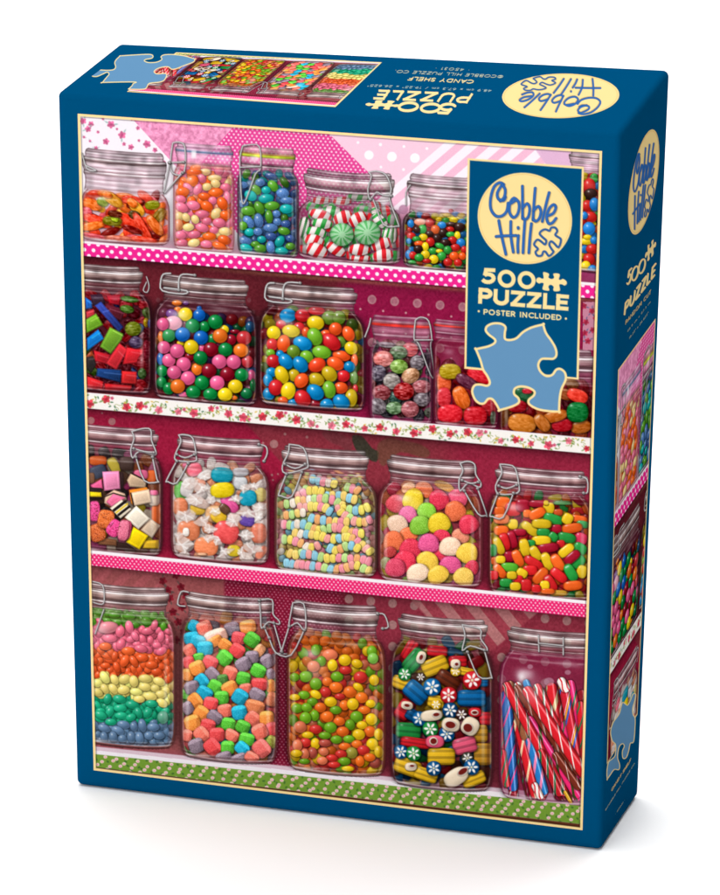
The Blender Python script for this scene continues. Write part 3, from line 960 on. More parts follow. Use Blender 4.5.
# ---- row 2
j = Jar(21, R21, (-140, 380, 72, 228), (-150, 432, 792), LID_METAL, .085, 10, 12, (60, 18, 30), .75, .14)
F.clip = j.inner
bk = {'r': (170, 24, 34), 'd': (96, 14, 26), 'b': (30, 50, 100), 'g': (70, 100, 30), 'o': (190, 70, 30)}
j.fill(42, 26, bk, [4, 5, 1, .6, .2], .05, 1, .9, .75, gloss=.25, n=3.0, streak=.3)
F.clip = j.inner
for pts, c in (([(85, 250), (150, 245), (170, 300), (100, 310)], (50, 34, 50)), ([(175, 252), (255, 250), (250, 310), (190, 300)], (170, 20, 36)),
               ([(55, 262), (92, 285), (98, 325), (58, 330)], (26, 96, 190)), ([(60, 345), (105, 328), (112, 362), (62, 385)], (190, 40, 50)),
               ([(170, 300), (280, 330), (260, 400), (200, 370)], (84, 26, 40)), ([(110, 310), (145, 288), (272, 430), (245, 462)], (42, 62, 142)),
               ([(60, 388), (118, 355), (158, 418), (62, 466)], (112, 172, 40)), ([(66, 492), (130, 443), (163, 495), (66, 566)], (18, 122, 206)),
               ([(105, 560), (200, 585), (175, 640), (110, 620)], (180, 30, 42)), ([(248, 520), (295, 555), (232, 672), (170, 632)], (206, 44, 54)),
               ([(195, 430), (270, 468), (262, 500), (200, 582), (138, 540)], (104, 158, 44)), ([(290, 545), (382, 555), (376, 628), (265, 640)], (206, 36, 46)),
               ([(262, 675), (345, 680), (345, 752), (258, 745)], (196, 38, 40)), ([(125, 660), (258, 670), (256, 742), (118, 705)], (24, 58, 112)),
               ([(66, 705), (160, 735), (155, 790), (66, 790)], (204, 38, 44)), ([(165, 745), (318, 756), (310, 792), (165, 792)], (170, 28, 34)), ([(62, 600), (100, 590), (120, 640), (90, 690), (64, 660)], (44, 40, 40))):
    F.poly([j.p(*q) for q in pts], hexcol(c), .95, bevel=.55)
    q0, q1, q2 = pts[0], pts[1], pts[2]
    mid = lambda a, b, t: (a[0] + (b[0] - a[0]) * t, a[1] + (b[1] - a[1]) * t)
    e0, e1 = mid(q0, q2, .3), mid(q1, q2, .35)
    F.line([j.p(*e0), j.p(*e1)], .9, np.clip(hexcol(c) * 1.4 + .25, 0, 1), .5, soft=1.4)
F.clip = None
j.sweets([(325, 440, 46, 40, 0, (112, 122, 34)), (290, 330, 40, 22, 10, (74, 110, 40)), (305, 275, 50, 16, 8, (60, 118, 34)), (398, 405, 16, 26, 0, (180, 150, 30)), (418, 410, 12, 24, 0, (40, 60, 150)), (340, 515, 38, 34, 0, (88, 70, 100)),
          (385, 640, 40, 60, 0, (120, 26, 34)), (375, 690, 24, 30, 0, (60, 90, 40)), (400, 560, 20, 60, 0, (130, 24, 40))], {}, gloss=.3, streak=.3)
j.finish(.28)
j.wires([(400, 150), (414, 200), (404, 236), (382, 225), (400, 180)], w=.8)

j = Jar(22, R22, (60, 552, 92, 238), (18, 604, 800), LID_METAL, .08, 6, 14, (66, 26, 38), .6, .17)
gum = {'r': (210, 36, 50), 'D': (150, 20, 40), 'P': (240, 98, 148), 'G': (18, 132, 62), 'B': (22, 102, 196), 'Y': (244, 208, 30), 'O': (246, 120, 38), 'V': (110, 60, 130)}
j.fill(33, 33, gum, [2, 2, 3, 2.5, 1.2, 1, 2, .4], .16, 1, 1.05, .45, gloss=.4)
j.sweets([(150, 240, 28, 16, 0, 'O'), (155, 280, 22, 20, 0, 'O'), (120, 300, 32, 26, 0, 'V'), (275, 268, 14, 12, 0, 'B'), (200, 240, 16, 12, 0, 'V'), (275, 308, 36, 34, 0, 'B'), (198, 303, 39, 38, 0, 'Y'), (305, 372, 30, 30, 0, 'G'), (130, 352, 50, 40, 0, (250, 172, 192)), (72, 358, 34, 36, 0, 'P'),
          (415, 388, 26, 24, 0, 'Y'), (60, 430, 16, 32, 0, 'O'), (350, 442, 30, 28, 0, 'G'), (455, 445, 28, 30, 0, 'D'), (475, 400, 30, 12, 0, 'D'), (105, 422, 37, 36, 0, (60, 160, 90)), (238, 367, 40, 39, 0, 'G'), (365, 345, 41, 40, 0, 'G'), (170, 465, 20, 18, 0, 'Y'), (290, 492, 20, 20, 0, 'P'), (560, 372, 26, 30, 0, (20, 70, 110)),
          (525, 436, 42, 40, 0, (210, 50, 56)), (182, 416, 42, 40, 0, 'B'), (285, 434, 41, 40, 0, 'B'), (392, 424, 42, 40, 0, 'O'), (58, 552, 20, 34, 0, 'B'), (220, 540, 26, 26, 0, 'D'), (78, 488, 36, 36, 0, 'P'), (230, 486, 41, 40, 0, 'Y'), (340, 500, 42, 40, 0, 'D'),
          (422, 500, 40, 38, 0, 'G'), (545, 568, 34, 34, 0, (200, 50, 60)), (508, 505, 42, 38, 0, 'O'), (105, 560, 38, 37, 0, 'P'), (152, 508, 41, 40, 0, 'P'), (262, 610, 30, 34, 0, 'O'), (282, 546, 39, 38, 0, 'G'), (388, 568, 42, 40, 0, 'P'), (468, 570, 41, 40, 0, 'P'),
          (188, 582, 41, 40, 0, 'P'), (330, 618, 42, 40, 0, 'D'), (68, 620, 30, 32, 0, 'G'), (568, 645, 22, 32, 0, 'P'), (135, 628, 40, 38, 0, 'P'), (65, 682, 28, 30, 0, 'G'), (432, 638, 41, 40, 0, 'D'), (512, 642, 38, 36, 0, 'G'), (105, 718, 33, 34, 0, 'G'),
          (212, 660, 41, 39, 0, 'P'), (375, 686, 42, 40, 0, 'P'), (290, 686, 40, 40, 0, 'G'), (575, 700, 16, 36, 0, 'G'), (540, 745, 34, 30, 0, (20, 110, 60)), (185, 752, 26, 16, 0, 'P'), (477, 706, 41, 38, 0, 'Y'), (155, 706, 41, 40, 0, 'O'), (470, 770, 20, 12, 0, 'O'),
          (242, 738, 41, 36, 0, 'G'), (337, 750, 40, 34, 0, 'G'), (420, 752, 41, 38, 0, 'Y')], gum, gloss=.85, shade=.75)
j.finish(.5)
j.wires([(115, 75), (75, 80), (60, 120), (70, 172), (185, 190), (205, 172), (80, 155)], [(250, 85), (185, 80), (162, 105), (160, 168)], w=1.5)

j = Jar(23, R23, (58, 592, 82, 232), (20, 640, 802), LID_METAL, .08, 6, 14, (66, 26, 38), .6, .17)
JB = {'R': (214, 38, 44), 'O': (242, 88, 36), 'Y': (244, 208, 30), 'B': (18, 136, 200), 'G': (124, 190, 48), 'Z': (210, 176, 30), 'E': (110, 146, 44), 'D': (150, 20, 36)}
j.fill(40, 32, JB, [3, 3, 2, 2, 2, 1, .5, 2], .02, 1, 1, .5, gloss=.4)
j.sweets([(190, 262, 48, 40, 0, 'B'), (275, 262, 45, 38, 0, 'R'), (355, 235, 50, 25, 0, 'R'), (430, 275, 45, 40, 0, 'E'), (485, 275, 38, 40, 0, 'E'), (150, 315, 30, 26, 0, 'R'), (255, 335, 35, 35, 0, 'R'), (295, 360, 24, 32, 0, 'O'), (410, 370, 35, 25, 0, 'O'), (108, 362, 40, 40, 0, 'Y'),
          (350, 305, 50, 42, 10, 'Y'), (465, 340, 38, 38, 0, 'O'), (208, 352, 52, 36, 8, 'Y'), (495, 415, 30, 32, 0, 'E'), (540, 368, 46, 34, 65, 'O'), (100, 430, 34, 36, 0, (230, 60, 60)), (165, 425, 38, 52, 10, 'O'), (500, 495, 54, 30, 10, 'O'), (440, 415, 62, 42, 38, 'R'), (345, 385, 54, 42, 65, 'G'),
          (275, 424, 56, 40, 18, 'B'), (222, 470, 38, 38, 0, 'E'), (90, 478, 26, 22, 0, 'G'), (555, 450, 40, 36, 40, 'Y'), (575, 520, 20, 36, 0, 'O'), (145, 490, 24, 28, 0, 'B'), (298, 500, 40, 36, 20, 'G'), (385, 474, 56, 38, 10, 'G'), (105, 525, 40, 38, 0, 'R'), (178, 527, 50, 38, 50, 'B'),
          (570, 620, 25, 36, 0, (110, 150, 70)), (262, 545, 52, 40, 50, 'B'), (358, 548, 52, 40, -25, (236, 70, 36)), (465, 540, 52, 38, 25, 'O'), (545, 558, 32, 32, 0, 'B'), (95, 590, 32, 28, 0, 'B'), (225, 608, 34, 36, 0, 'Z'), (510, 612, 38, 34, 0, 'R'), (75, 635, 28, 36, 0, 'B'), (155, 605, 54, 38, 65, 'Y'),
          (430, 600, 50, 40, 45, 'Z'), (355, 632, 48, 38, 20, 'Z'), (268, 638, 46, 38, -50, 'O'), (80, 715, 36, 36, 0, 'B'), (120, 678, 42, 46, 0, 'R'), (495, 680, 42, 34, 0, 'O'), (345, 775, 32, 30, 0, 'D'), (580, 685, 16, 24, 0, 'R'), (192, 698, 52, 42, -75, 'Y'), (428, 690, 52, 38, 80, 'G'),
          (160, 755, 30, 25, 0, 'O'), (220, 765, 30, 20, 0, 'B'), (348, 705, 54, 42, 35, 'B'), (555, 740, 54, 36, -85, 'Z'), (485, 802, 45, 18, 0, 'Z'), (275, 742, 54, 44, 55, 'R'), (415, 780, 40, 38, 0, 'B'), (498, 762, 52, 42, 35, 'B')], JB, gloss=.85, shade=.75)
j.finish(.5)
j.wires([(110, 75), (75, 80), (60, 120), (70, 175), (190, 190), (205, 172), (85, 155)], [(260, 75), (190, 72), (165, 100), (160, 168)], w=1.5)

j = Jar(24, R24, (62, 400, 200, 370), (55, 408, 800), LID_RED, .06, 5, 5, (120, 44, 78), .45, .08)
GY = {'a': (222, 92, 96), 'b': (112, 142, 102), 'c': (236, 128, 122), 'd': (134, 122, 128), 'e': (140, 176, 86), 'f': (92, 82, 96), 'g': (218, 162, 122), 'h': (156, 146, 140), 'i': (192, 112, 118), 'j': (172, 46, 48), 'k': (152, 72, 78), 'l': (60, 92, 82)}
j.fill(44, 36, GY, [1, .5, 1, 2, .5, 3, 1, 1, 1, 1, 1, 1], .03, .98, .9, .5, gloss=.15, streak=.4)
j.sweets([(150, 362, 50, 16, 5, 'd'), (280, 388, 45, 40, 0, 'a'), (215, 405, 50, 38, 0, 'b'), (130, 440, 56, 45, 0, 'c'), (320, 462, 40, 42, 0, 'd'), (218, 483, 50, 40, 0, 'e'), (105, 520, 42, 46, 0, 'f'), (200, 655, 40, 36, 0, 'l'), (283, 535, 52, 42, -25, 'g'), (178, 565, 48, 45, 0, 'h'),
          (345, 597, 54, 38, 0, 'i'), (120, 630, 52, 44, 0, 'k'), (245, 622, 58, 50, 0, 'j'), (345, 668, 45, 38, 0, 'd'), (100, 706, 50, 44, 30, 'd'), (192, 715, 46, 36, 0, 'b'), (280, 722, 50, 46, 0, 'i')], GY, gloss=.45, shade=.7, streak=.5)
j.finish(.3)
j.wires([(310, 225), (303, 330), (330, 360), (395, 530), (416, 530), (395, 370), (402, 330), (385, 230), (340, 208), (310, 225)], [(60, 215), (50, 260), (28, 318)], [(310, 335), (405, 335)], w=1.1)

j = Jar(26, R25, (275, 700, 192, 345), (292, 740, 596), LID_METAL, .085, 5, 5, (96, 24, 34), .7, .08)
DR = {'r': (170, 24, 36), 'a': (190, 100, 34), 'd': (100, 20, 30), 'o': (210, 80, 36)}
j.fill(42, 28, DR, [4, 2, 4, 1], .02, .98, 1, .65, gloss=.3, streak=.25)
j.sweets([(400, 400, 46, 32, 0, (24, 84, 44)), (412, 385, 22, 12, 0, (180, 20, 36)), (370, 450, 40, 26, 0, 'r'), (560, 395, 50, 24, 20, (150, 70, 30)), (625, 405, 46, 28, 20, (226, 60, 44)), (640, 538, 44, 26, -10, 'a'), (560, 530, 44, 28, 0, 'r'), (530, 492, 54, 24, -15, 'a'),
          (390, 522, 60, 40, 8, (212, 124, 44)), (475, 520, 42, 26, 50, (196, 108, 40)), (625, 475, 46, 43, 0, (18, 112, 50))], DR, gloss=.5, shade=.6, streak=.2, n=2.4)
j.finish(.2)

j = Jar(25, R25, (14, 250, 86, 172), (14, 288, 540), LID_RED, .07, 5, 5, (110, 30, 50), .5, .08)
CC = {'R': (222, 38, 50), 'O': (240, 110, 40), 'd': (150, 24, 44)}
j.fill(40, 30, CC, [4, 1, 4], .30, .98, .9, .6, gloss=.3, streak=.2)
j.sweets([(60, 350, 30, 50, 0, (214, 84, 44)), (85, 302, 46, 32, 0, (196, 164, 34)), (215, 320, 60, 30, 20, 'R'), (60, 412, 30, 42, 0, (220, 54, 64)), (155, 345, 50, 24, 30, (106, 48, 70)), (133, 413, 50, 32, 65, 'O'), (250, 450, 32, 42, 0, (190, 40, 50)), (268, 500, 12, 30, 0, (60, 84, 60)),
          (85, 482, 54, 40, 0, 'R'), (192, 490, 50, 40, 0, 'R')], CC, gloss=.5, shade=.6, streak=.25, n=2.4)
j.finish(.25)

# ---- row 3
j = Jar(31, R31, (-120, 440, 82, 240), (-130, 462, 800), LID_METAL, .09, 8, 12, (70, 40, 42), .65, .14)
LQ = {'o': (216, 96, 44), 'p': (236, 110, 150), 'b': (222, 192, 164), 'k': (44, 30, 30), 'y': (240, 204, 30), 'n': (120, 76, 52), 'm': (226, 62, 130)}
j.fill(44, 34, LQ, [2, 1.5, 2, 3, .6, 2, 1], .02, 1, .9, .5, gloss=.1, n=3.5, sugar=.05)
F.clip = j.inner


def pp(jar, pts, c, bev=.4, a=1.0):
    F.poly([jar.p(q[0] + 5, q[1] + 7) for q in pts], (.12, .06, .06), .55, 2.2)
    F.poly([jar.p(*q) for q in pts], hexcol(c), a, bevel=bev)


j.sweets([(100, 282, 50, 26, 0, 'o'), (190, 310, 28, 46, -30, (176, 156, 60)), (100, 345, 50, 36, -20, (60, 66, 84)), (62, 380, 20, 30, 0, 'n'), (260, 300, 40, 40, 0, (80, 60, 54)), (430, 580, 30, 60, 0, 'o'), (412, 498, 32, 36, 0, (214, 190, 170)), (412, 462, 26, 14, 0, 'p'), (400, 370, 26, 34, 0, 'o'), (340, 360, 40, 26, 0, 'p')], LQ, gloss=.1, n=3.4)
F.clip = j.inner
pp(j, [(60, 420), (120, 385), (128, 440), (70, 440)], (232, 90, 140))
pp(j, [(218, 342), (242, 350), (244, 442), (224, 442)], (50, 34, 34))
pp(j, [(125, 345), (218, 340), (226, 440), (135, 452)], (236, 138, 178))
pp(j, [(262, 392), (285, 352), (372, 395), (366, 436), (276, 428)], (192, 162, 132))
F.line([j.p(285, 352), j.p(372, 395)], 1.4, (.15, .1, .1))
pp(j, [(50, 432), (120, 436), (126, 500), (50, 500)], (40, 30, 30))
pp(j, [(50, 456), (118, 460), (122, 486), (50, 484)], (240, 206, 30))
pp(j, [(140, 480), (190, 446), (250, 466), (262, 500), (180, 544), (135, 520)], (214, 176, 150))
pp(j, [(146, 512), (186, 468), (256, 490), (230, 505), (176, 542)], (238, 110, 150))
F.line([j.p(140, 484), j.p(186, 464), j.p(256, 484)], 1.2, (.14, .1, .1))
pp(j, [(275, 446), (372, 430), (385, 446), (296, 470), (300, 536), (284, 520)], (226, 130, 40))
pp(j, [(286, 462), (386, 442), (401, 516), (302, 536)], (228, 198, 168))
F.line([j.p(284, 464), j.p(300, 536)], 1.2, (.14, .1, .1))
pp(j, [(168, 548), (232, 500), (288, 554), (226, 606)], (240, 224, 200), .2)
F.line([j.p(190, 560), j.p(252, 512)], 3.0, (.13, .1, .1))
F.line([j.p(203, 573), j.p(264, 525)], 1.7, (.93, .8, .15))
F.line([j.p(216, 586), j.p(275, 540)], 2.6, (.13, .1, .1))
pp(j, [(388, 602), (450, 645), (402, 716), (338, 670)], (204, 178, 152))
pp(j, [(314, 534), (392, 606), (326, 668), (250, 600)], (238, 224, 204))
pp(j, [(200, 735), (262, 745), (320, 785), (200, 780)], (50, 34, 30))
pp(j, [(358, 730), (440, 725), (442, 775), (350, 772)], (206, 164, 40))
pp(j, [(110, 710), (205, 725), (205, 760), (100, 750)], (122, 78, 52))
pp(j, [(300, 654), (382, 702), (332, 780), (258, 738)], (242, 206, 20))
j.sweets([(80, 565, 32, 56, 0, (222, 66, 130)), (95, 685, 45, 50, -20, (216, 98, 44)), (145, 610, 46, 52, 10, (218, 102, 42)), (192, 660, 48, 38, -55, 'm'), (262, 670, 24, 52, 8, (200, 60, 100)), (244, 672, 30, 58, 8, (238, 112, 142))], LQ, gloss=.12, n=3.2, sugar=.28)
F.clip = j.inner
rnd = random.Random(8)
for _ in range(60):
    cx, cy, rr = rnd.choice([(80, 565, 40), (145, 610, 40), (95, 685, 40), (192, 660, 34)])
    px, py = j.p(cx + rnd.uniform(-rr, rr), cy + rnd.uniform(-rr, rr))
    F.candy(px, py, .6, .6, 0, (.35, .12, .12), gloss=0, shade=0, alpha=.6)
F.clip = None
j.finish(.2)
j.wires([(290, 120), (302, 160), (284, 220), (295, 268), (330, 232), (412, 250), (424, 232), (400, 170), (395, 110), (350, 104), (290, 120)], [(312, 262), (360, 395), (436, 402), (430, 385), (405, 262)], [(300, 215), (360, 232), (412, 238)], w=1.3)

j = Jar(32, R32, (102, 618, 95, 268), (66, 652, 850), LID_METAL, .08, 8, 18, (110, 74, 70), .6, .15)
TF = {'w': (240, 222, 212), 'g': (206, 190, 184), 'o': (240, 150, 110), 'c': (240, 224, 216)}
j.fill(44, 30, TF, [4, 3, 3, 2], .02, 1, 1, .85, gloss=.3, streak=.2, n=2.3)
TFc = {'o': (246, 142, 98)}
j.sweets([(155, 268, 22, 20, 0, (238, 120, 150)), (205, 295, 46, 40, -20, (238, 104, 124)), (270, 330, 50, 30, -30, (226, 214, 206)), (480, 375, 42, 40, 0, (206, 206, 208)), (480, 310, 50, 26, 0, (190, 186, 190)), (370, 328, 66, 46, 5, (32, 162, 184)), (130, 420, 46, 55, 0, (104, 186, 84)),
          (165, 400, 40, 60, 20, (240, 230, 226)), (238, 385, 34, 36, 20, (238, 150, 120)), (600, 445, 36, 42, 0, (212, 192, 110)), (120, 515, 46, 52, 0, 'o'), (225, 530, 46, 36, 0, (238, 192, 64)), (230, 490, 70, 30, 20, (220, 192, 180)), (600, 540, 36, 40, 0, (214, 200, 190)), (440, 580, 40, 30, 0, (230, 200, 190)),
          (330, 560, 60, 50, 0, (238, 182, 130)), (350, 575, 48, 40, 30, (240, 192, 50)), (415, 500, 64, 34, 45, (244, 96, 164)), (385, 530, 36, 26, 40, (106, 74, 56)), (520, 600, 46, 34, 10, (108, 78, 170)), (525, 465, 52, 48, 0, (30, 152, 178)), (372, 418, 72, 46, -5, (244, 214, 30)),
          (590, 675, 48, 60, 0, (244, 134, 104)), (395, 670, 76, 66, 20, (240, 88, 88)), (170, 660, 68, 62, 0, 'o'), (155, 668, 20, 26, 0, (248, 236, 226)), (440, 780, 40, 34, 0, (226, 196, 50)), (275, 755, 72, 54, 8, (248, 138, 92)), (250, 800, 30, 8, 0, (246, 190, 150)), (605, 790, 46, 24, -50, (240, 140, 110))],
         TFc, gloss=.55, shade=.5, streak=.12, n=2.5)
F.clip = j.inner
rnd = random.Random(12)
for cx_, cy_, r_, n_ in ((250, 400, 50, 7), (265, 335, 34, 6), (215, 470, 60, 8), (300, 480, 36, 6), (150, 565, 52, 8), (250, 600, 44, 7), (295, 650, 40, 7), (290, 705, 46, 7), (450, 470, 34, 6), (520, 550, 50, 8), (445, 600, 46, 8), (515, 690, 44, 8), (550, 770, 54, 8),
                          (390, 785, 44, 7), (130, 745, 60, 9), (555, 395, 30, 6), (175, 380, 46, 7), (485, 790, 36, 7), (600, 520, 40, 6), (500, 400, 34, 6), (340, 720, 34, 6), (110, 690, 30, 6), (330, 545, 34, 5), (590, 580, 34, 6)):
    a0 = rnd.uniform(0, 6.28)
    rim = []
    for q in range(n_):
        a = a0 + q / n_ * 6.283
        rr_ = r_ * rnd.uniform(.45, 1.15)
        rim.append((cx_ + rr_ * math.cos(a) * 1.1, cy_ + rr_ * math.sin(a) * .8))
    hull = smooth(rim, 3, True)
    F.poly([j.p(x + 3, y + 6) for x, y in hull], (.42, .26, .22), .35, 2.5)
    F.poly([j.p(*q) for q in hull], (.95, .90, .87), .62, 1.4)
    for q in range(n_):
        if q % 2:
            g = rnd.uniform(.80, .93)
            F.poly([j.p(cx_, cy_), j.p(*rim[q]), j.p(*rim[(q + 1) % n_])], (g, g * .93, g * .90), .38, 2.4)
        m_ = (cx_ * .35 + rim[q][0] * .65 + rnd.uniform(-8, 8), cy_ * .35 + rim[q][1] * .65 + rnd.uniform(-8, 8))
        F.line(smooth([j.p(cx_, cy_), j.p(*m_), j.p(*rim[q])], 3), rnd.uniform(.8, 1.5), rnd.choice([(1, 1, .99), (1, .99, .98), (.80, .68, .64)]), .6, soft=1.3)
F.clip = None
j.finish(.3)
j.wires([(112, 90), (125, 130), (90, 208), (102, 242), (205, 246), (216, 215), (196, 110), (150, 88), (112, 90)], [(100, 245), (40, 358), (48, 368), (100, 375), (168, 258)], [(590, 145), (632, 158), (640, 200), (620, 245)], [(100, 205), (150, 225), (205, 205)], w=1.3)

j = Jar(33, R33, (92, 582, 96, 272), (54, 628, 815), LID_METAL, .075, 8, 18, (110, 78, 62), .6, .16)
NK = [(250, 166, 160), (190, 226, 140), (252, 224, 104), (146, 206, 226), (254, 182, 116), (248, 232, 214), (250, 150, 166), (253, 216, 120)]
j.fill(26, 20, {i: c for i, c in enumerate(NK)}, [1] * 8, .0, 1, 1.05, .70, gloss=.1, shade=.5)
F.clip = j.inner
rnd = random.Random(21)
for pts in ([(240, 275), (320, 280), (395, 300)], [(430, 320), (500, 330), (540, 360)], [(190, 345), (270, 335), (340, 350), (420, 365), (500, 390)], [(160, 380), (240, 350), (330, 345)], [(90, 420), (180, 395), (270, 385), (360, 400), (440, 420)],
            [(380, 440), (440, 430), (520, 440), (590, 420)], [(170, 440), (250, 430), (330, 430), (370, 470)], [(85, 480), (150, 470), (220, 460)], [(400, 440), (460, 480), (540, 510), (600, 490)], [(230, 490), (300, 495), (380, 502), (460, 510)],
            [(75, 530), (150, 525), (230, 540), (300, 560)], [(150, 525), (220, 540), (290, 550), (350, 545), (420, 560), (480, 565), (560, 580)], [(140, 580), (220, 590), (290, 600), (370, 605), (450, 600)], [(75, 610), (130, 620), (200, 645), (260, 645), (320, 640)],
            [(430, 600), (500, 620), (560, 650), (590, 690)], [(110, 660), (160, 690), (230, 705), (300, 705)], [(340, 660), (400, 670), (470, 650), (540, 665)], [(180, 705), (260, 705), (340, 720), (420, 725), (500, 715), (590, 720)], [(90, 730), (150, 740), (220, 750)],
            [(180, 745), (260, 760), (340, 775), (420, 780), (500, 770), (590, 780)]):
    P_ = smooth([j.p(q[0], q[1] + rnd.uniform(-16, 16)) for q in pts], 12)
    acc = 0
    last = P_[0]
    step = rnd.uniform(27, 30) / 5.592
    for q0, q1 in zip(P_[:-1], P_[1:]):
        acc += math.hypot(q1[0] - q0[0], q1[1] - q0[1])
        if acc >= step:
            acc = 0
            ang = math.atan2(q1[1] - q0[1], q1[0] - q0[0]) + rnd.uniform(-.25, .25)
            F.candy(q1[0], q1[1] + rnd.uniform(-.5, .5), rnd.uniform(17, 20) / 5.592, rnd.uniform(25, 29) / 5.592, ang, np.clip(hexcol(rnd.choice(NK)) * rnd.uniform(.98, 1.06), 0, 1), n=2.6, gloss=.3, shade=.75)
            F.candy(q1[0] - 1.4 * math.cos(ang), q1[1] - 1.4 * math.sin(ang), .45, 3, ang, (.6, .4, .35), gloss=0, shade=0, alpha=.25)
F.clip = None
j.finish(.3)
noise_marks(j, NK, 26, 2.2, 3)
j.wires([(136, 80), (130, 130), (98, 200), (115, 242), (225, 216), (240, 190), (215, 100), (136, 80)], [(120, 245), (78, 355), (90, 368), (150, 372), (206, 235)], [(110, 190), (170, 215), (225, 190)], w=1.3)

j = Jar(34, R34, (94, 592, 95, 256), (46, 625, 808), LID_METAL, .08, 8, 22, (120, 50, 56), .6, .16)
GD = {'R': (222, 48, 74), 'O': (242, 110, 64), 'Y': (248, 208, 40), 'P': (236, 84, 142), 'G': (136, 200, 56), 'c': (246, 202, 172), 'Z': (240, 192, 64)}
j.fill(48, 44, GD, [3, 2, 1, 2, .5, 1, 1], .04, 1, 1, .6, gloss=0, sugar=.1)
j.sweets([(300, 272, 52, 42, 0, 'O'), (210, 262, 40, 26, 0, (246, 170, 120)), (415, 255, 60, 24, 0, (232, 150, 60)), (490, 320, 55, 46, 20, (222, 74, 104)), (380, 330, 54, 56, 0, 'R'), (140, 350, 48, 50, 0, (226, 70, 84)), (240, 328, 56, 62, 0, 'Y'), (210, 410, 50, 46, 0, 'P'), (315, 390, 52, 44, 20, 'G'),
          (470, 392, 58, 56, 0, 'O'), (500, 530, 50, 42, 0, (228, 134, 104)), (545, 465, 55, 52, 0, 'R'), (155, 470, 60, 54, 30, 'c'), (210, 525, 54, 42, 0, 'O'), (278, 470, 60, 52, 0, 'G'), (382, 458, 62, 56, 15, 'Y'), (400, 530, 50, 34, 0, 'R'), (130, 558, 56, 56, 0, 'O'), (390, 625, 42, 42, 0, 'R'), (225, 600, 60, 56, 0, 'R'),
          (325, 570, 58, 52, 0, 'P'), (445, 588, 62, 52, 8, 'c'), (110, 620, 36, 30, 0, (200, 60, 60)), (540, 625, 58, 58, 0, 'Z'), (90, 680, 32, 34, 0, (150, 150, 96)), (565, 705, 38, 42, 0, 'R'), (195, 670, 62, 60, 10, 'R'), (322, 668, 62, 50, 20, 'Z'), (140, 705, 56, 52, 30, (222, 66, 96)),
          (445, 690, 62, 48, 8, 'P'), (262, 735, 64, 50, 0, 'c'), (375, 745, 60, 50, 0, 'Z'), (520, 757, 56, 52, 0, (230, 184, 80))], GD, gloss=.2, sugar=.17, shade=.65, n=2.25, dome=.17)
j.finish(.5)
j.wires([(500, 130), (515, 170), (494, 220), (500, 282), (545, 238), (604, 262), (614, 238), (586, 190), (580, 135), (540, 118), (500, 130)], [(522, 280), (598, 408), (640, 418), (646, 410), (596, 268)], [(510, 222), (560, 240), (600, 232)], w=1.3)

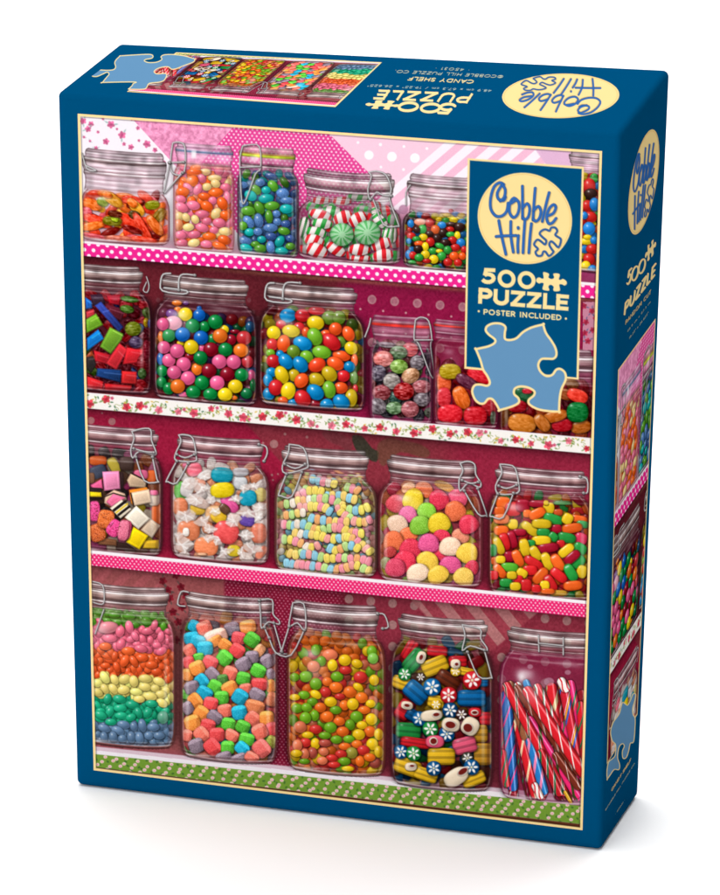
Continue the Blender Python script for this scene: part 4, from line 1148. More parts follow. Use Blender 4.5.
j = Jar(35, R35, (84, 604, 98, 250), (46, 632, 828), LID_METAL, .08, 8, 14, (90, 34, 36), .6, .15)
CP = {'R': (226, 40, 44), 'O': (246, 102, 36), 'Y': (238, 196, 36), 'G': (44, 156, 66), 'D': (176, 26, 50)}
j.fill(42, 23, CP, [3, 2.5, 2, 1.6, 2], .02, 1, 1, .62, gloss=.4, n=2.5)
j.sweets([(140, 265, 30, 14, 0, 'G'), (130, 295, 40, 35, 0, 'O'), (185, 330, 45, 40, 0, 'R'), (240, 310, 40, 36, 0, 'D'), (330, 300, 60, 20, 0, (170, 30, 50)), (460, 295, 50, 12, 0, (60, 130, 60)), (385, 325, 32, 32, 0, 'Y'), (370, 295, 14, 14, 0, 'Y'), (110, 340, 30, 26, 0, 'O'), (265, 355, 24, 22, 0, 'O'), (438, 348, 26, 18, 0, (200, 80, 40)), (320, 355, 50, 28, -25, 'O'),
          (555, 385, 50, 20, 10, 'O'), (185, 414, 28, 28, 0, 'Y'), (410, 385, 56, 27, 18, 'G'), (490, 385, 30, 32, 30, 'Y'), (120, 385, 45, 28, 0, (248, 130, 80)), (575, 415, 36, 20, 10, (60, 150, 80)), (430, 440, 28, 24, 0, 'D'), (280, 440, 56, 26, 38, 'Y'), (345, 412, 56, 26, 3, 'Y'), (355, 460, 38, 22, 0, 'G'), (515, 437, 58, 27, -8, 'O'),
          (120, 450, 42, 28, 0, 'O'), (220, 460, 40, 20, 0, 'D'), (565, 495, 36, 32, 20, (214, 50, 84)), (485, 490, 52, 28, 12, 'G'), (410, 485, 28, 24, 40, 'G'), (343, 505, 54, 26, 0, 'Y'), (180, 500, 50, 26, 75, 'D'), (138, 512, 50, 28, 75, 'R'), (285, 520, 24, 18, 0, 'G'), (452, 525, 24, 22, 0, 'R'), (105, 535, 52, 25, 65, 'Y'),
          (380, 548, 62, 26, -8, 'D'), (250, 545, 50, 28, 78, 'Y'), (560, 550, 40, 30, 30, 'G'), (482, 562, 50, 26, -38, 'Y'), (72, 560, 22, 34, 0, 'G'), (165, 595, 30, 30, 0, 'D'), (550, 625, 42, 30, -40, 'G'), (310, 578, 46, 27, 60, 'Y'), (515, 600, 52, 26, -40, 'D'), (300, 630, 60, 26, 30, 'R'), (212, 605, 50, 27, 65, 'O'), (80, 620, 18, 22, 0, 'O'),
          (115, 612, 28, 22, 0, 'Y'), (376, 622, 52, 28, 65, 'Y'), (434, 630, 52, 30, 60, 'O'), (280, 672, 42, 28, 0, 'R'), (165, 655, 50, 25, 3, (90, 180, 50)), (110, 675, 46, 25, 50, 'O'), (75, 700, 28, 26, 0, 'R'), (570, 680, 30, 36, 20, 'Y'), (235, 688, 32, 25, 30, 'Y'), (215, 722, 26, 22, 0, 'R'), (440, 700, 54, 28, 40, 'R'),
          (508, 685, 52, 29, 60, 'G'), (338, 703, 54, 28, -48, 'O'), (178, 700, 29, 23, 0, 'Y'), (395, 745, 52, 28, 60, 'R'), (145, 742, 36, 24, 0, 'G'), (258, 755, 32, 34, 0, 'R'), (198, 762, 31, 23, 0, 'Y'), (362, 757, 27, 27, 0, 'Y'), (315, 775, 27, 23, 0, 'R'), (520, 758, 54, 27, -5, 'O'), (440, 800, 50, 17, 0, (200, 150, 50)), (380, 790, 40, 16, 0, 'O')],
         CP, gloss=.6, shade=.65, n=2.8)
j.finish(.5)
j.wires([(112, 80), (122, 130), (88, 200), (108, 246), (210, 240), (217, 190), (196, 100), (150, 82), (112, 80)], [(100, 245), (58, 358), (70, 372), (130, 376), (188, 240)], [(560, 148), (600, 165), (602, 235), (580, 240)], [(105, 200), (150, 215), (205, 195)], w=1.3)

# ---- row 4
j = Jar(41, R41, (-8, 390, 82, 212), (-25, 418, 795), LID_METAL, .085, 10, 22, (110, 60, 56), .5, .12)


def rainbow(v, u, rnd):
    v = v + rnd.uniform(-.012, .012) - .012 * math.cos(u * 2)
    for lim, c in ((.07, (86, 150, 44)), (.27, (250, 112, 138)), (.465, (255, 100, 50)), (.635, (255, 230, 124)), (.80, (34, 178, 130)), (1.1, (100, 132, 166))):
        if v < lim:
            return c


for sd in range(2):
    j.fill(23, 15, {'a': (0, 0, 0)}, [1], .0, 1, 1.15 - sd * .1, (.88, 1.0)[sd], colour_at=rainbow, seed=sd, gloss=(.2, .5)[sd], shade=.4)
RB = {'p': (252, 116, 142), 'y': (255, 232, 130), 't': (40, 180, 134), 's': (104, 134, 168), 'o': (255, 104, 52), 'g': (86, 156, 44)}
j.sweets([(215, 222, 28, 16, 0, 'g'), (150, 218, 26, 14, 0, 'g'), (290, 245, 24, 18, 10, 'g'), (120, 272, 48, 26, -5, (246, 150, 160)), (175, 290, 26, 19, -70, 'p'), (215, 270, 28, 18, 80, 'p'), (130, 320, 32, 17, 0, 'p'), (178, 345, 26, 18, -60, 'p'), (240, 310, 22, 15, 60, 'p'), (295, 288, 30, 16, -10, 'p'),
          (265, 365, 30, 17, 10, 'p'), (335, 350, 20, 14, 0, 'p'), (355, 375, 26, 16, -30, 'p'), (325, 262, 24, 14, -70, 'p'), (110, 355, 28, 17, 0, 'o'), (210, 375, 30, 18, 0, 'o'), (195, 418, 30, 18, -60, 'o'), (270, 405, 28, 17, 0, 'o'), (312, 435, 28, 17, 0, 'o'), (235, 420, 28, 16, 60, 'o'),
          (75, 515, 24, 18, 0, 'y'), (150, 500, 24, 18, 60, 'y'), (108, 490, 30, 19, 60, 'y'), (195, 498, 28, 20, -20, 'y'), (235, 507, 26, 20, 80, 'y'), (285, 495, 30, 18, 5, 'y'), (345, 508, 28, 18, 20, 'y'), (108, 540, 24, 17, 60, 'y'), (145, 540, 26, 18, 50, 'y'), (190, 545, 28, 19, -10, 'y'), (283, 532, 28, 18, 5, 'y'),
          (328, 538, 20, 17, 0, 'y'), (75, 555, 26, 17, 20, 'y'), (245, 553, 28, 16, 5, 'y'), (353, 565, 26, 18, 0, 'y'), (305, 573, 32, 18, 8, 'y'), (258, 585, 26, 16, 0, 'y'), (358, 602, 26, 18, 30, 'y'), (120, 585, 24, 17, -70, 't'), (172, 585, 30, 18, 10, 't'), (228, 610, 32, 18, 10, 't'), (130, 640, 28, 17, -60, 't'), (175, 625, 30, 17, 0, 't'),
          (90, 655, 30, 18, 20, 't'), (180, 657, 30, 16, 0, 't'), (295, 645, 26, 18, -50, 't'), (255, 645, 26, 17, 70, 't'), (222, 665, 24, 16, -20, 't'), (135, 685, 26, 15, 0, 't'), (312, 605, 28, 16, 5, 't'), (362, 665, 24, 28, 0, (100, 170, 140)), (190, 697, 30, 18, 10, 's'), (105, 712, 30, 17, 20, 's'), (165, 722, 30, 18, 20, 's'),
          (235, 705, 22, 17, 80, 's'), (272, 700, 30, 18, 80, 's'), (320, 707, 28, 18, 0, 's'), (105, 750, 24, 17, 80, 's'), (145, 750, 26, 19, 80, 's'), (185, 758, 20, 18, 0, 's'), (224, 752, 28, 19, 85, 's'), (260, 755, 28, 19, 85, 's'), (300, 745, 20, 18, 0, 's'), (345, 745, 26, 17, 0, 's')], RB, gloss=.6, shade=.55)
j.finish(.3)
j.wires([(55, 72), (98, 88), (106, 150), (95, 172), (55, 162)], [(104, 195), (66, 300)], w=1.0)

j = Jar(42, R42, (66, 452, 84, 195), (46, 470, 818), LID_METAL, .08, 8, 20, (110, 60, 62), .55, .13)
CB = {'P': (248, 112, 92), 'R': (240, 70, 72), 'O': (250, 140, 56), 'G': (80, 184, 48), 'B': (26, 166, 200), 'V': (132, 112, 126), 'g': (70, 120, 50)}
j.fill(30, 28, CB, [3, 2, 2, 1.5, 1, 1.5, .5], .0, 1, 1, .62, gloss=0, n=3.6, sugar=.1)
j.sweets([(105, 222, 26, 26, 0, 'B'), (95, 275, 36, 28, 0, 'B'), (150, 230, 34, 30, 10, 'P'), (270, 235, 34, 30, 10, 'V'), (340, 225, 36, 30, 20, 'O'), (200, 270, 52, 34, -15, (250, 186, 166)), (120, 290, 34, 30, 20, 'B'), (195, 290, 36, 22, 0, 'O'), (300, 275, 32, 28, 20, (214, 70, 76)), (358, 282, 34, 32, 5, 'G'), (390, 330, 30, 22, -20, (240, 160, 110)), (85, 328, 27, 27, 0, 'P'),
          (152, 320, 36, 32, 0, 'B'), (240, 305, 30, 26, 10, 'O'), (293, 330, 33, 31, 15, 'R'), (125, 358, 24, 18, 0, 'G'), (358, 358, 30, 28, 0, 'V'), (82, 380, 26, 26, 0, 'R'), (238, 362, 34, 33, 8, 'G'), (175, 382, 34, 30, -5, 'R'), (320, 390, 35, 31, -6, 'V'), (425, 375, 28, 30, 0, 'V'), (78, 435, 26, 27, 0, 'O'), (118, 405, 34, 31, 0, 'O'),
          (440, 432, 20, 24, 0, 'V'), (185, 433, 33, 27, 15, 'V'), (385, 418, 33, 30, 15, 'G'), (262, 428, 31, 31, 15, 'P'), (320, 452, 31, 30, 5, 'G'), (230, 455, 24, 22, 0, 'g'), (138, 462, 31, 29, 20, 'B'), (440, 485, 26, 28, 0, 'O'), (390, 477, 36, 28, 8, 'R'), (72, 520, 22, 22, 0, 'G'), (95, 490, 34, 28, 0, 'V'), (195, 488, 31, 31, 5, 'G'),
          (262, 495, 36, 32, 0, 'O'), (330, 495, 28, 22, 20, 'P'), (380, 523, 36, 28, 0, 'V'), (225, 535, 32, 30, 25, 'G'), (150, 516, 36, 30, 20, 'B'), (445, 542, 24, 32, 0, (214, 110, 70)), (305, 532, 34, 34, 20, 'B'), (110, 548, 34, 29, 20, 'O'), (77, 580, 25, 28, 0, 'V'), (178, 560, 32, 28, 25, 'R'), (370, 575, 44, 30, 0, (214, 116, 70)), (240, 592, 33, 29, 20, 'P'),
          (137, 603, 33, 32, 15, 'O'), (303, 600, 34, 32, 5, 'B'), (195, 620, 34, 27, 20, 'V'), (362, 628, 34, 32, 10, 'P'), (422, 625, 32, 32, 10, 'O'), (98, 645, 36, 34, 10, 'O'), (255, 650, 31, 28, 0, 'G'), (165, 658, 33, 30, 20, 'R'), (445, 672, 26, 30, 0, 'R'), (318, 662, 32, 28, 15, 'G'), (75, 700, 22, 26, 0, 'P'), (392, 683, 34, 34, 5, 'P'),
          (268, 700, 32, 26, 0, 'P'), (137, 695, 34, 31, 20, 'P'), (205, 697, 34, 31, 30, 'R'), (445, 728, 26, 26, 0, (150, 160, 50)), (335, 717, 34, 28, 8, 'G'), (115, 745, 34, 32, 0, 'V'), (185, 750, 38, 34, 20, 'R'), (400, 757, 40, 36, 20, (244, 104, 98)), (252, 753, 30, 30, 10, 'G'), (315, 757, 32, 28, 10, 'B'), (235, 797, 36, 26, 0, 'V'), (300, 802, 36, 22, 0, 'V'), (357, 797, 32, 24, 0, 'P')],
         CB, gloss=.04, sugar=.17, n=3.2, shade=.7, facet=True)
j.finish(.35)
j.wires([(80, 75), (48, 74), (34, 128), (66, 136)], [(390, 110), (396, 180), (400, 232), (430, 205), (475, 215), (475, 198), (450, 170), (446, 108), (390, 110)], [(412, 228), (458, 335), (466, 342), (524, 346)], w=1.2)

j = Jar(43, R43, (90, 478, 74, 222), (74, 506, 830), LID_METAL, .08, 8, 20, (120, 60, 40), .5, .12)
LT = {'O': (250, 116, 40), 'Y': (248, 200, 34), 'G': (116, 174, 40), 'R': (222, 58, 52), 'k': (240, 128, 90), 'D': (186, 84, 70)}
j.fill(26, 21, LT, [6.5, 1.6, 1.6, 2.2, 1.4, .6], .0, 1, 1.05, .8, gloss=.25)
j.sweets([(200, 283, 20, 24, 0, 'G'), (262, 305, 35, 25, 0, 'k'), (327, 328, 28, 25, 0, 'Y'), (380, 343, 25, 19, 20, 'Y'), (273, 350, 22, 26, 0, 'Y'), (225, 332, 20, 22, 0, 'G'), (190, 355, 28, 25, 0, 'k'), (293, 400, 28, 22, 0, 'G'), (155, 400, 28, 24, 0, 'G'), (107, 402, 22, 18, 0, 'G'), (330, 372, 28, 18, 0, 'R'), (395, 403, 30, 26, 0, 'R'), (455, 415, 22, 24, 0, 'Y'),
          (200, 432, 26, 26, 0, 'G'), (250, 422, 22, 20, 0, 'O'), (288, 447, 30, 24, 0, 'O'), (350, 467, 30, 26, 0, 'O'), (385, 445, 24, 16, 30, 'Y'), (243, 468, 24, 22, 0, 'R'), (400, 492, 28, 24, 0, 'O'), (148, 480, 26, 18, 0, 'G'), (200, 478, 26, 18, 30, 'Y'), (108, 490, 24, 14, 0, 'Y'), (265, 510, 28, 22, 0, 'Y'), (305, 487, 24, 14, 0, 'R'), (325, 525, 22, 22, 0, 'O'), (362, 520, 26, 26, 0, 'Y'),
          (185, 510, 24, 18, 0, 'G'), (120, 538, 26, 20, 0, 'G'), (220, 535, 26, 22, 0, 'O'), (440, 518, 22, 18, 0, 'Y'), (412, 546, 28, 18, 0, 'O'), (287, 546, 26, 18, 0, 'G'), (160, 535, 24, 20, 0, 'G'), (378, 576, 28, 26, 0, 'G'), (195, 570, 20, 24, 0, 'G'), (155, 580, 26, 26, 0, 'G'), (250, 575, 28, 24, 0, 'O'), (443, 586, 26, 26, 0, 'Y'), (303, 595, 26, 20, 0, 'O'), (350, 610, 22, 24, 0, 'G'),
          (264, 622, 28, 24, 0, 'G'), (402, 612, 24, 18, 0, 'Y'), (318, 640, 28, 22, 0, 'O'), (437, 640, 26, 24, 0, 'O'), (388, 653, 28, 24, 0, 'Y'), (132, 620, 28, 26, 0, 'k'), (200, 630, 28, 20, 0, 'R'), (165, 655, 26, 15, 0, 'Y'), (240, 657, 28, 16, 0, 'G'), (475, 652, 20, 26, 0, 'Y'), (290, 675, 26, 18, 0, 'G'), (345, 672, 26, 16, 0, 'G'), (447, 695, 26, 26, 0, 'Y'), (380, 695, 24, 18, 0, 'O'),
          (155, 688, 26, 20, 0, 'R'), (198, 693, 20, 25, 0, 'Y'), (327, 705, 28, 16, 0, 'O'), (240, 690, 28, 16, 0, 'D'), (408, 722, 28, 22, 0, 'R'), (120, 700, 22, 26, 0, 'k'), (357, 733, 26, 25, 0, (160, 150, 60)), (187, 733, 20, 24, 0, 'D'), (310, 738, 26, 18, 0, 'R'), (475, 728, 20, 26, 0, 'Y'), (152, 738, 20, 24, 0, 'k'), (235, 728, 22, 18, 0, 'k'), (435, 753, 26, 18, 0, 'O'), (270, 755, 26, 15, 0, 'R'),
          (393, 770, 20, 24, 0, 'O'), (115, 735, 26, 16, 0, 'Y'), (228, 767, 24, 18, 0, 'k'), (325, 770, 28, 18, 0, 'G'), (280, 785, 28, 14, 0, 'R'), (150, 770, 24, 12, 0, 'G'), (340, 802, 28, 12, 0, 'Y'), (445, 290, 22, 26, 0, 'G'), (450, 320, 24, 24, 0, (130, 190, 80))], LT, gloss=.5, shade=.6)
j.finish(.5)
j.wires([(100, 78), (92, 120), (84, 180), (120, 165), (150, 200), (157, 165), (147, 82), (100, 78)], [(-4, 230), (26, 296), (92, 306), (150, 196)], [(16, 165), (52, 292)], [(84, 180), (50, 290)], [(470, 125), (500, 130), (517, 182), (492, 190)], w=1.2)

j = Jar(44, R44, (78, 472, 92, 214), (44, 496, 852), LID_METAL, .08, 8, 22, (80, 34, 40), .6, .13)
RK = {'Y': (240, 190, 40), 'R': (214, 36, 46), 'B': (18, 104, 168), 'G': (36, 142, 66), 'c': (244, 224, 196), 'n': (104, 44, 26), 'P': (236, 92, 124), 'Z': (196, 140, 40), 'N': (12, 72, 120)}
j.fill(36, 24, RK, [2, 2, 1.5, 1, .8, 2, .6, 1.5, 1.5], .0, 1, 1, .45, gloss=.2, n=3.4)


def ridges(u, v, r):
    return np.clip(np.sin(v * 8 + .5) * 2, 0, 1) * .26, np.array([.05, .04, .05])


def rod(x, y, a, b, ang, c):
    F.clip = j.inner
    px, py = j.p(x, y)
    F.candy(px, py, a / 4.369, b / 4.369, math.radians(ang), hexcol(RK[c]), n=5, gloss=.35, shade=.7, pat=ridges)
    F.clip = None


def rosette(x, y, r, c):
    F.clip = j.inner
    px, py = j.p(x, y)
    r = r / 4.369
    F.candy(px, py, r, r, 0, hexcol(c), n=2.2, gloss=.1, shade=.7)
    ph = x
    for k in range(6):
        a = ph + k * math.pi / 3
        F.candy(px + math.cos(a) * r * .52, py + math.sin(a) * r * .52, r * .3, r * .15, a, (.98, .96, .94), gloss=0, shade=0)
    F.candy(px, py, r * .15, r * .15, 0, (.9, .85, .7), gloss=0, shade=0)
    F.clip = None


def tube(x, y, a, b, ang, c, hx, hy, ha, hb):
    F.clip = j.inner
    px, py = j.p(x, y)
    F.candy(px, py, a / 4.369, b / 4.369, math.radians(ang), hexcol(RK[c]), n=2.5, gloss=.15, shade=.7)
    px, py = j.p(hx, hy)
    F.candy(px, py, (ha + 5) / 4.369, (hb + 5) / 4.369, math.radians(ang), hexcol((250, 238, 222)), n=2, gloss=0, shade=.2)
    F.candy(px, py, ha / 4.369, hb / 4.369, math.radians(ang), hexcol((112, 30, 26)), n=2, gloss=0, shade=0)
    F.clip = None


for a in ((130, 240, 46, 26, -60, 'R'), (150, 285, 56, 34, -50, 'G'), (250, 245, 44, 24, 5, 'R'), (340, 290, 40, 24, 0, 'R'), (95, 385, 44, 28, 20, 'Y'), (375, 335, 44, 18, 12, 'Y'), (440, 380, 34, 20, 0, 'B'), (240, 310, 58, 36, -22, 'Y'), (297, 370, 54, 32, 32, 'n'), (157, 425, 54, 40, 40, 'B'), (400, 450, 62, 36, 0, 'B'),
          (105, 500, 32, 44, 30, 'R'), (245, 465, 36, 28, 10, 'Y'), (460, 540, 26, 28, 0, 'R'), (150, 530, 40, 26, 30, 'N'), (435, 605, 36, 38, 0, 'Z'), (125, 592, 54, 34, 5, 'G'), (155, 645, 66, 22, 8, 'R'), (450, 695, 40, 48, 0, 'Z'), (370, 657, 52, 36, -14, 'P'), (268, 705, 60, 37, 0, 'Y'), (120, 750, 60, 36, 20, 'Y'), (200, 785, 52, 28, 18, 'Y'), (410, 805, 52, 28, -22, 'Y')):
    rod(*a)
for a in ((108, 345, 28, (36, 142, 66)), (178, 358, 20, (60, 40, 30)), (228, 402, 38, (18, 104, 168)), (330, 332, 22, (240, 190, 40)), (403, 372, 40, (214, 36, 46)), (300, 437, 36, (208, 36, 48)), (307, 503, 34, (14, 72, 120)), (357, 522, 26, (70, 40, 36)), (172, 540, 32, (16, 92, 150)), (220, 585, 34, (36, 142, 66)),
          (292, 607, 34, (14, 84, 140)), (92, 685, 30, (14, 84, 140)), (147, 692, 32, (36, 142, 66)), (235, 757, 32, (14, 84, 140)), (382, 712, 26, (60, 60, 50)), (400, 752, 34, (14, 84, 140)), (245, 478, 22, (240, 190, 40))):
    rosette(*a)
tube(180, 272, 20, 28, 20, 'c', 180, 272, 8, 12)
tube(330, 300, 22, 20, 0, 'c', 335, 302, 8, 7)
tube(118, 482, 26, 18, 10, 'c', 118, 482, 12, 7)
tube(225, 526, 48, 24, -6, 'c', 246, 522, 14, 8)
tube(415, 512, 28, 20, 0, 'R', 414, 513, 12, 7)
tube(310, 566, 40, 30, 10, 'c', 308, 567, 22, 15)
tube(394, 573, 38, 40, 30, 'c', 384, 580, 20, 18)
tube(240, 640, 40, 27, 0, 'P', 234, 638, 14, 13)
tube(332, 795, 56, 36, -32, 'c', 362, 770, 22, 12)
tube(135, 750, 26, 18, 0, 'c', 140, 746, 10, 5)
j.finish(.2)
j.wires([(360, 130), (372, 180), (360, 242), (395, 222), (462, 242), (466, 228), (440, 190), (438, 148), (360, 130)], [(382, 248), (430, 355), (484, 362), (486, 350), (456, 240)], w=1.2)

j = Jar(45, R45, (68, 450, 96, 200), (36, 470, 795), LID_METAL, .08, 8, 22, (120, 26, 66), .45, .14)


def stick(x0, y0, x1, y1, w, c, stripes):
    F.clip = j.inner
    p0, p1 = j.p(x0, y0), j.p(x1, y1)
    w = w * 1.4 / 3.98
    s = F.bounds([p0, p1], w + 2)
    if s is not None:
        d, side, al = F._dist(s, [p0, p1])
        F.mul(s, sm((w / 2 + 1.6 - d) / 2.2) * .6)
        m = np.clip((w / 2 - d) / .8 + .5, 0, 1)
        q = np.clip(side / (w / 2), -1, 1)
        col = np.broadcast_to(hexcol(c), d.shape + (3,)).copy()
        for (period, ph, width, sc) in stripes:
            period = period * 1.45
            z = (al + side * 2.3 + ph) / period
            z = np.abs(z - np.round(z)) * period
            mm = np.clip((width * 1.1 / 2 - z) / 1.4 + .5, 0, 1)[..., None]
            col = col * (1 - mm) + hexcol(sc) * mm
        sh = .55 + .5 * np.sqrt(1 - q * q * .95) - .12 * q
        hl = np.exp(-((q - .35) / .16) ** 2) * .35
        col = np.clip(col * sh[..., None] + hl[..., None], 0, 1)
        F.blend(s, m, col)
    F.clip = None


WH, GN, RE, PI_, BR = (246, 232, 226), (20, 110, 70), (214, 34, 44), (236, 44, 112), (116, 44, 30)
for k_ in range(26):
    x_ = 55 + k_ * 13.5
    stick(x_, 345 + (k_ * 37 % 60), x_ + 40 + (k_ * 53 % 60), 760, 26, ((150, 26, 38), (110, 34, 34), (170, 30, 80), (140, 30, 40))[k_ % 4], ((13, k_ * 3, 3, ((230, 214, 210), (40, 110, 76), (200, 120, 130))[k_ % 3]),))
for a in ((60, 640, 50, 380, 22, (120, 30, 40), ((9, 0, 2, GN),)), (100, 330, 170, 700, 26, (120, 40, 36), ((12, 0, 3, WH),)), (250, 330, 330, 720, 26, RE, ((11, 2, 2.5, WH),)), (300, 480, 350, 760, 26, PI_, ((12, 2, 3, GN),)), (210, 420, 300, 740, 24, (110, 36, 34), ((13, 2, 1, WH),)), (150, 480, 215, 745, 24, RE, ((12, 2, 3, WH),)),
          (65, 360, 92, 720, 30, (36, 96, 170), ((15, 3, 3, PI_), (15, 8, 1, (20, 20, 40)))), (50, 590, 66, 710, 22, RE, ((10, 2, 4, GN),)), (112, 470, 180, 750, 28, RE, ((18, 6, 5, (240, 206, 166)),)), (80, 320, 140, 520, 26, (150, 90, 60), ((14, 4, 4, (70, 60, 40)),)), (160, 545, 214, 738, 26, (40, 120, 190), ((15, 2, 6, (240, 130, 170)),)), (112, 320, 130, 350, 20, WH, ((7, 0, 3, RE),)),
          (145, 310, 165, 360, 20, (40, 120, 190), ()), (320, 318, 366, 560, 28, PI_, ((16, 5, 4, GN), (16, 1, 1.2, (240, 130, 40)))), (292, 318, 348, 610, 28, (200, 34, 50), ((22, 4, 4, (40, 96, 180)), (22, 9, 2, (250, 210, 40)), (22, 13, 1.5, WH))), (245, 330, 262, 470, 30, RE, ((24, 14, 9, (206, 176, 130)),)), (286, 306, 300, 330, 26, WH, ((8, 0, 3, RE),)),
          (190, 330, 255, 460, 26, RE, ((12, 2, 3.5, WH), (12, 5, 2, GN))), (360, 400, 380, 620, 24, RE, ((12, 2, 3.5, GN),)), (112, 335, 345, 660, 26, BR, ((16, 3, 1, WH), (16, 6, .7, (220, 170, 150)))), (160, 460, 345, 752, 26, PI_, ((20, 8, 6, (60, 70, 30)),)), (68, 325, 292, 742, 27, RE, ((17, 4, 2.2, GN), (17, 1.6, 1, WH), (17, 6.4, 1, WH))),
          (205, 590, 275, 745, 24, (190, 30, 40), ((12, 2, 4, GN), (12, 5, 1, WH))), (152, 345, 374, 668, 32, RE, ((14, 4, 2.6, WH),)), (180, 720, 200, 760, 20, WH, ((7, 1, 3, RE),)), (265, 600, 350, 720, 24, BR, ((14, 2, 1, WH),)), (300, 745, 322, 785, 10, (220, 160, 40), ())):
    stick(*a)
j.finish(.55)
F.glow(*j.p(125, 285), 4, 4.5, 0, .7)
for x, y, rr in ((160, 245, 11), (235, 305, 20), (310, 268, 12)):
    px, py = j.p(x, y)
    F.candy(px, py, rr / 3.98, rr * .8 / 3.98, 0, hexcol((190, 150, 166)), gloss=0, shade=0, alpha=.6)
j.wires([(193, 120), (195, 185)], [(292, 130), (292, 198)], [(195, 152), (292, 162)], w=1.1)

# ------------------------------------------------------------------ shelf edges (drawn over the backs, under nothing)
def shelf(pid, top, edge, th, kind):
    """white lip from top to edge, then ribbon from edge down th"""
    global X, Y
    lip = np.clip((Y - top) / .8 + .5, 0, 1) * np.clip((edge + .5 - Y) / .8 + .5, 0, 1)
    setm(lip, hexcol((246, 238, 242)))
    rib = np.clip((Y - edge) / .8 + .5, 0, 1) * np.clip((edge + th - Y) / .8 + .5, 0, 1)
    d = Y - edge
    if kind == 'pink':
        c = hexcol((238, 40, 142))
        m = dots(X, d - th / 2, 9.15, 6.0, 1.9, ox=2)
        w = hexcol((255, 240, 250))
    elif kind == 'small':
        c = hexcol((236, 40, 112))
        m = dots(X, d - th / 2, 4.2, 2.65, .85)
        w = hexcol((252, 190, 214))
    elif kind == 'green':
        c = hexcol((122, 164, 52))
        m = None
    else:
        c = hexcol((246, 240, 234))
        m = None
    setm(rib, c)
    if m is not None:
        setm(rib * m, w)
    F.pid[(rib > .5) | (lip > .5)] = pid
    return rib


# jar feet overlap the lip, so the lip is narrow here
rib = shelf(51, sh1 - .4, sh1 + 1.6 + (X - 83) * .002, 12.6, 'pink')
rib = shelf(53, sh3 - .5, sh3 + 3.0, 11.8 + (X - 91) * .003, 'small')
rib = shelf(52, sh2 - .5, sh2 + .5, 14.8, 'floral')
rnd = random.Random(4)
F.clip = rib
for k_ in range(88):
    x = 86 + k_ * 5.75 + rnd.uniform(-1.5, 1.5)
    y = 393 + (x - 88) * .0905 + rnd.uniform(3, 13)
    for _ in range(2):
        a = rnd.uniform(0, 6.28)
        F.line(smooth([(x, y), (x + 2.5 * math.cos(a), y + 2 * math.sin(a)), (x + 5 * math.cos(a + .5), y + 3 * math.sin(a + .5))], 2), .6, hexcol((150, 160, 90)), .8)
    for _ in range(3):
        F.candy(x + rnd.uniform(-4, 4), y + rnd.uniform(-3.5, 3.5), 1.3, .7, rnd.uniform(0, 3), hexcol(rnd.choice([(110, 140, 60), (150, 160, 70), (60, 110, 80), (220, 180, 60)])), gloss=0, shade=0, alpha=.85)
for k_ in range(30):
    x = 91 + k_ * 17 + rnd.uniform(-3, 3)
    y = 393 + (x - 88) * .0905 + rnd.choice([4.5, 8, 10.5])
    flower(x, y, rnd.uniform(3.2, 4.7), hexcol(rnd.choice([(236, 66, 96), (246, 110, 136), (222, 44, 66)])), hexcol((110, 140, 70)))
    if k_ % 2:
        flower(x + 6, y + rnd.uniform(-3, 3), 1.9, hexcol((230, 80, 120)))
F.clip = None
g0, g1 = 753.8 + (X - 93) * .1065, 767.2 + (X - 93) * .1165
rib = np.clip((Y - g0) / .8 + .5, 0, 1) * np.clip((g1 - Y) / .8 + .5, 0, 1)
setm(rib, hexcol((120, 158, 56)))
setm(rib * (N1 > .55), hexcol((90, 132, 44)), .35)
F.clip = rib
for k_ in range(190):
    x = 92 + (k_ * 2.6) + rnd.uniform(-.5, .5)
    y = 753.8 + (x - 93) * .1065 + (k_ % 4) * 4.6 + 1.2 + rnd.uniform(-2, 2)
    if k_ % 4 == 3 or True:
        F.candy(x + 2.4, y + 1.6, 1.4, .9, rnd.uniform(0, 3), hexcol((56, 100, 44)), gloss=0, shade=0, alpha=.8)
for k_ in range(175):
    x = 93 + k_ * 2.83 + rnd.uniform(-1.2, 1.2)
    y = 753.8 + (x - 93) * .1065 + (k_ * 3 % 4) * 4.3 + 1.4 + rnd.uniform(-1.3, 1.3)
    F.candy(x, y, 1.9, 1.6, 0, hexcol((250, 214, 214)), gloss=0, shade=0, alpha=.95)
    F.candy(x, y + .2, .8, .7, 0, hexcol((226, 120, 140)), gloss=0, shade=0, alpha=.7)
F.clip = None
low = np.clip((Y - g1) / .8 + .5, 0, 1)
setm(low, hexcol((96, 48, 30)))
F.pid[(rib > .5)] = 54
F.pid[low > .5] = 1
# right strip beyond the title panel: flowered paper
m = ((X > 583) & (Y > 302) & (Y < 350)).astype(float)
setm(m, hexcol((196, 128, 150)))
F.clip = m
for x, y in ((592, 311), (586, 322), (593, 330), (588, 341), (596, 318), (584, 306), (585, 333)):
    flower(x, y, 3.2, hexcol((178, 36, 66)), hexcol((80, 90, 130)))
F.clip = None
# printed halftone variation over the whole photograph
F.rgb[:] = np.clip(F.rgb + ((F.noise - .5) * .035)[..., None], 0, 1)

# keep a copy of the photograph before the frame and title go on: the narrow faces repeat it
PHOTO = F.rgb.copy()


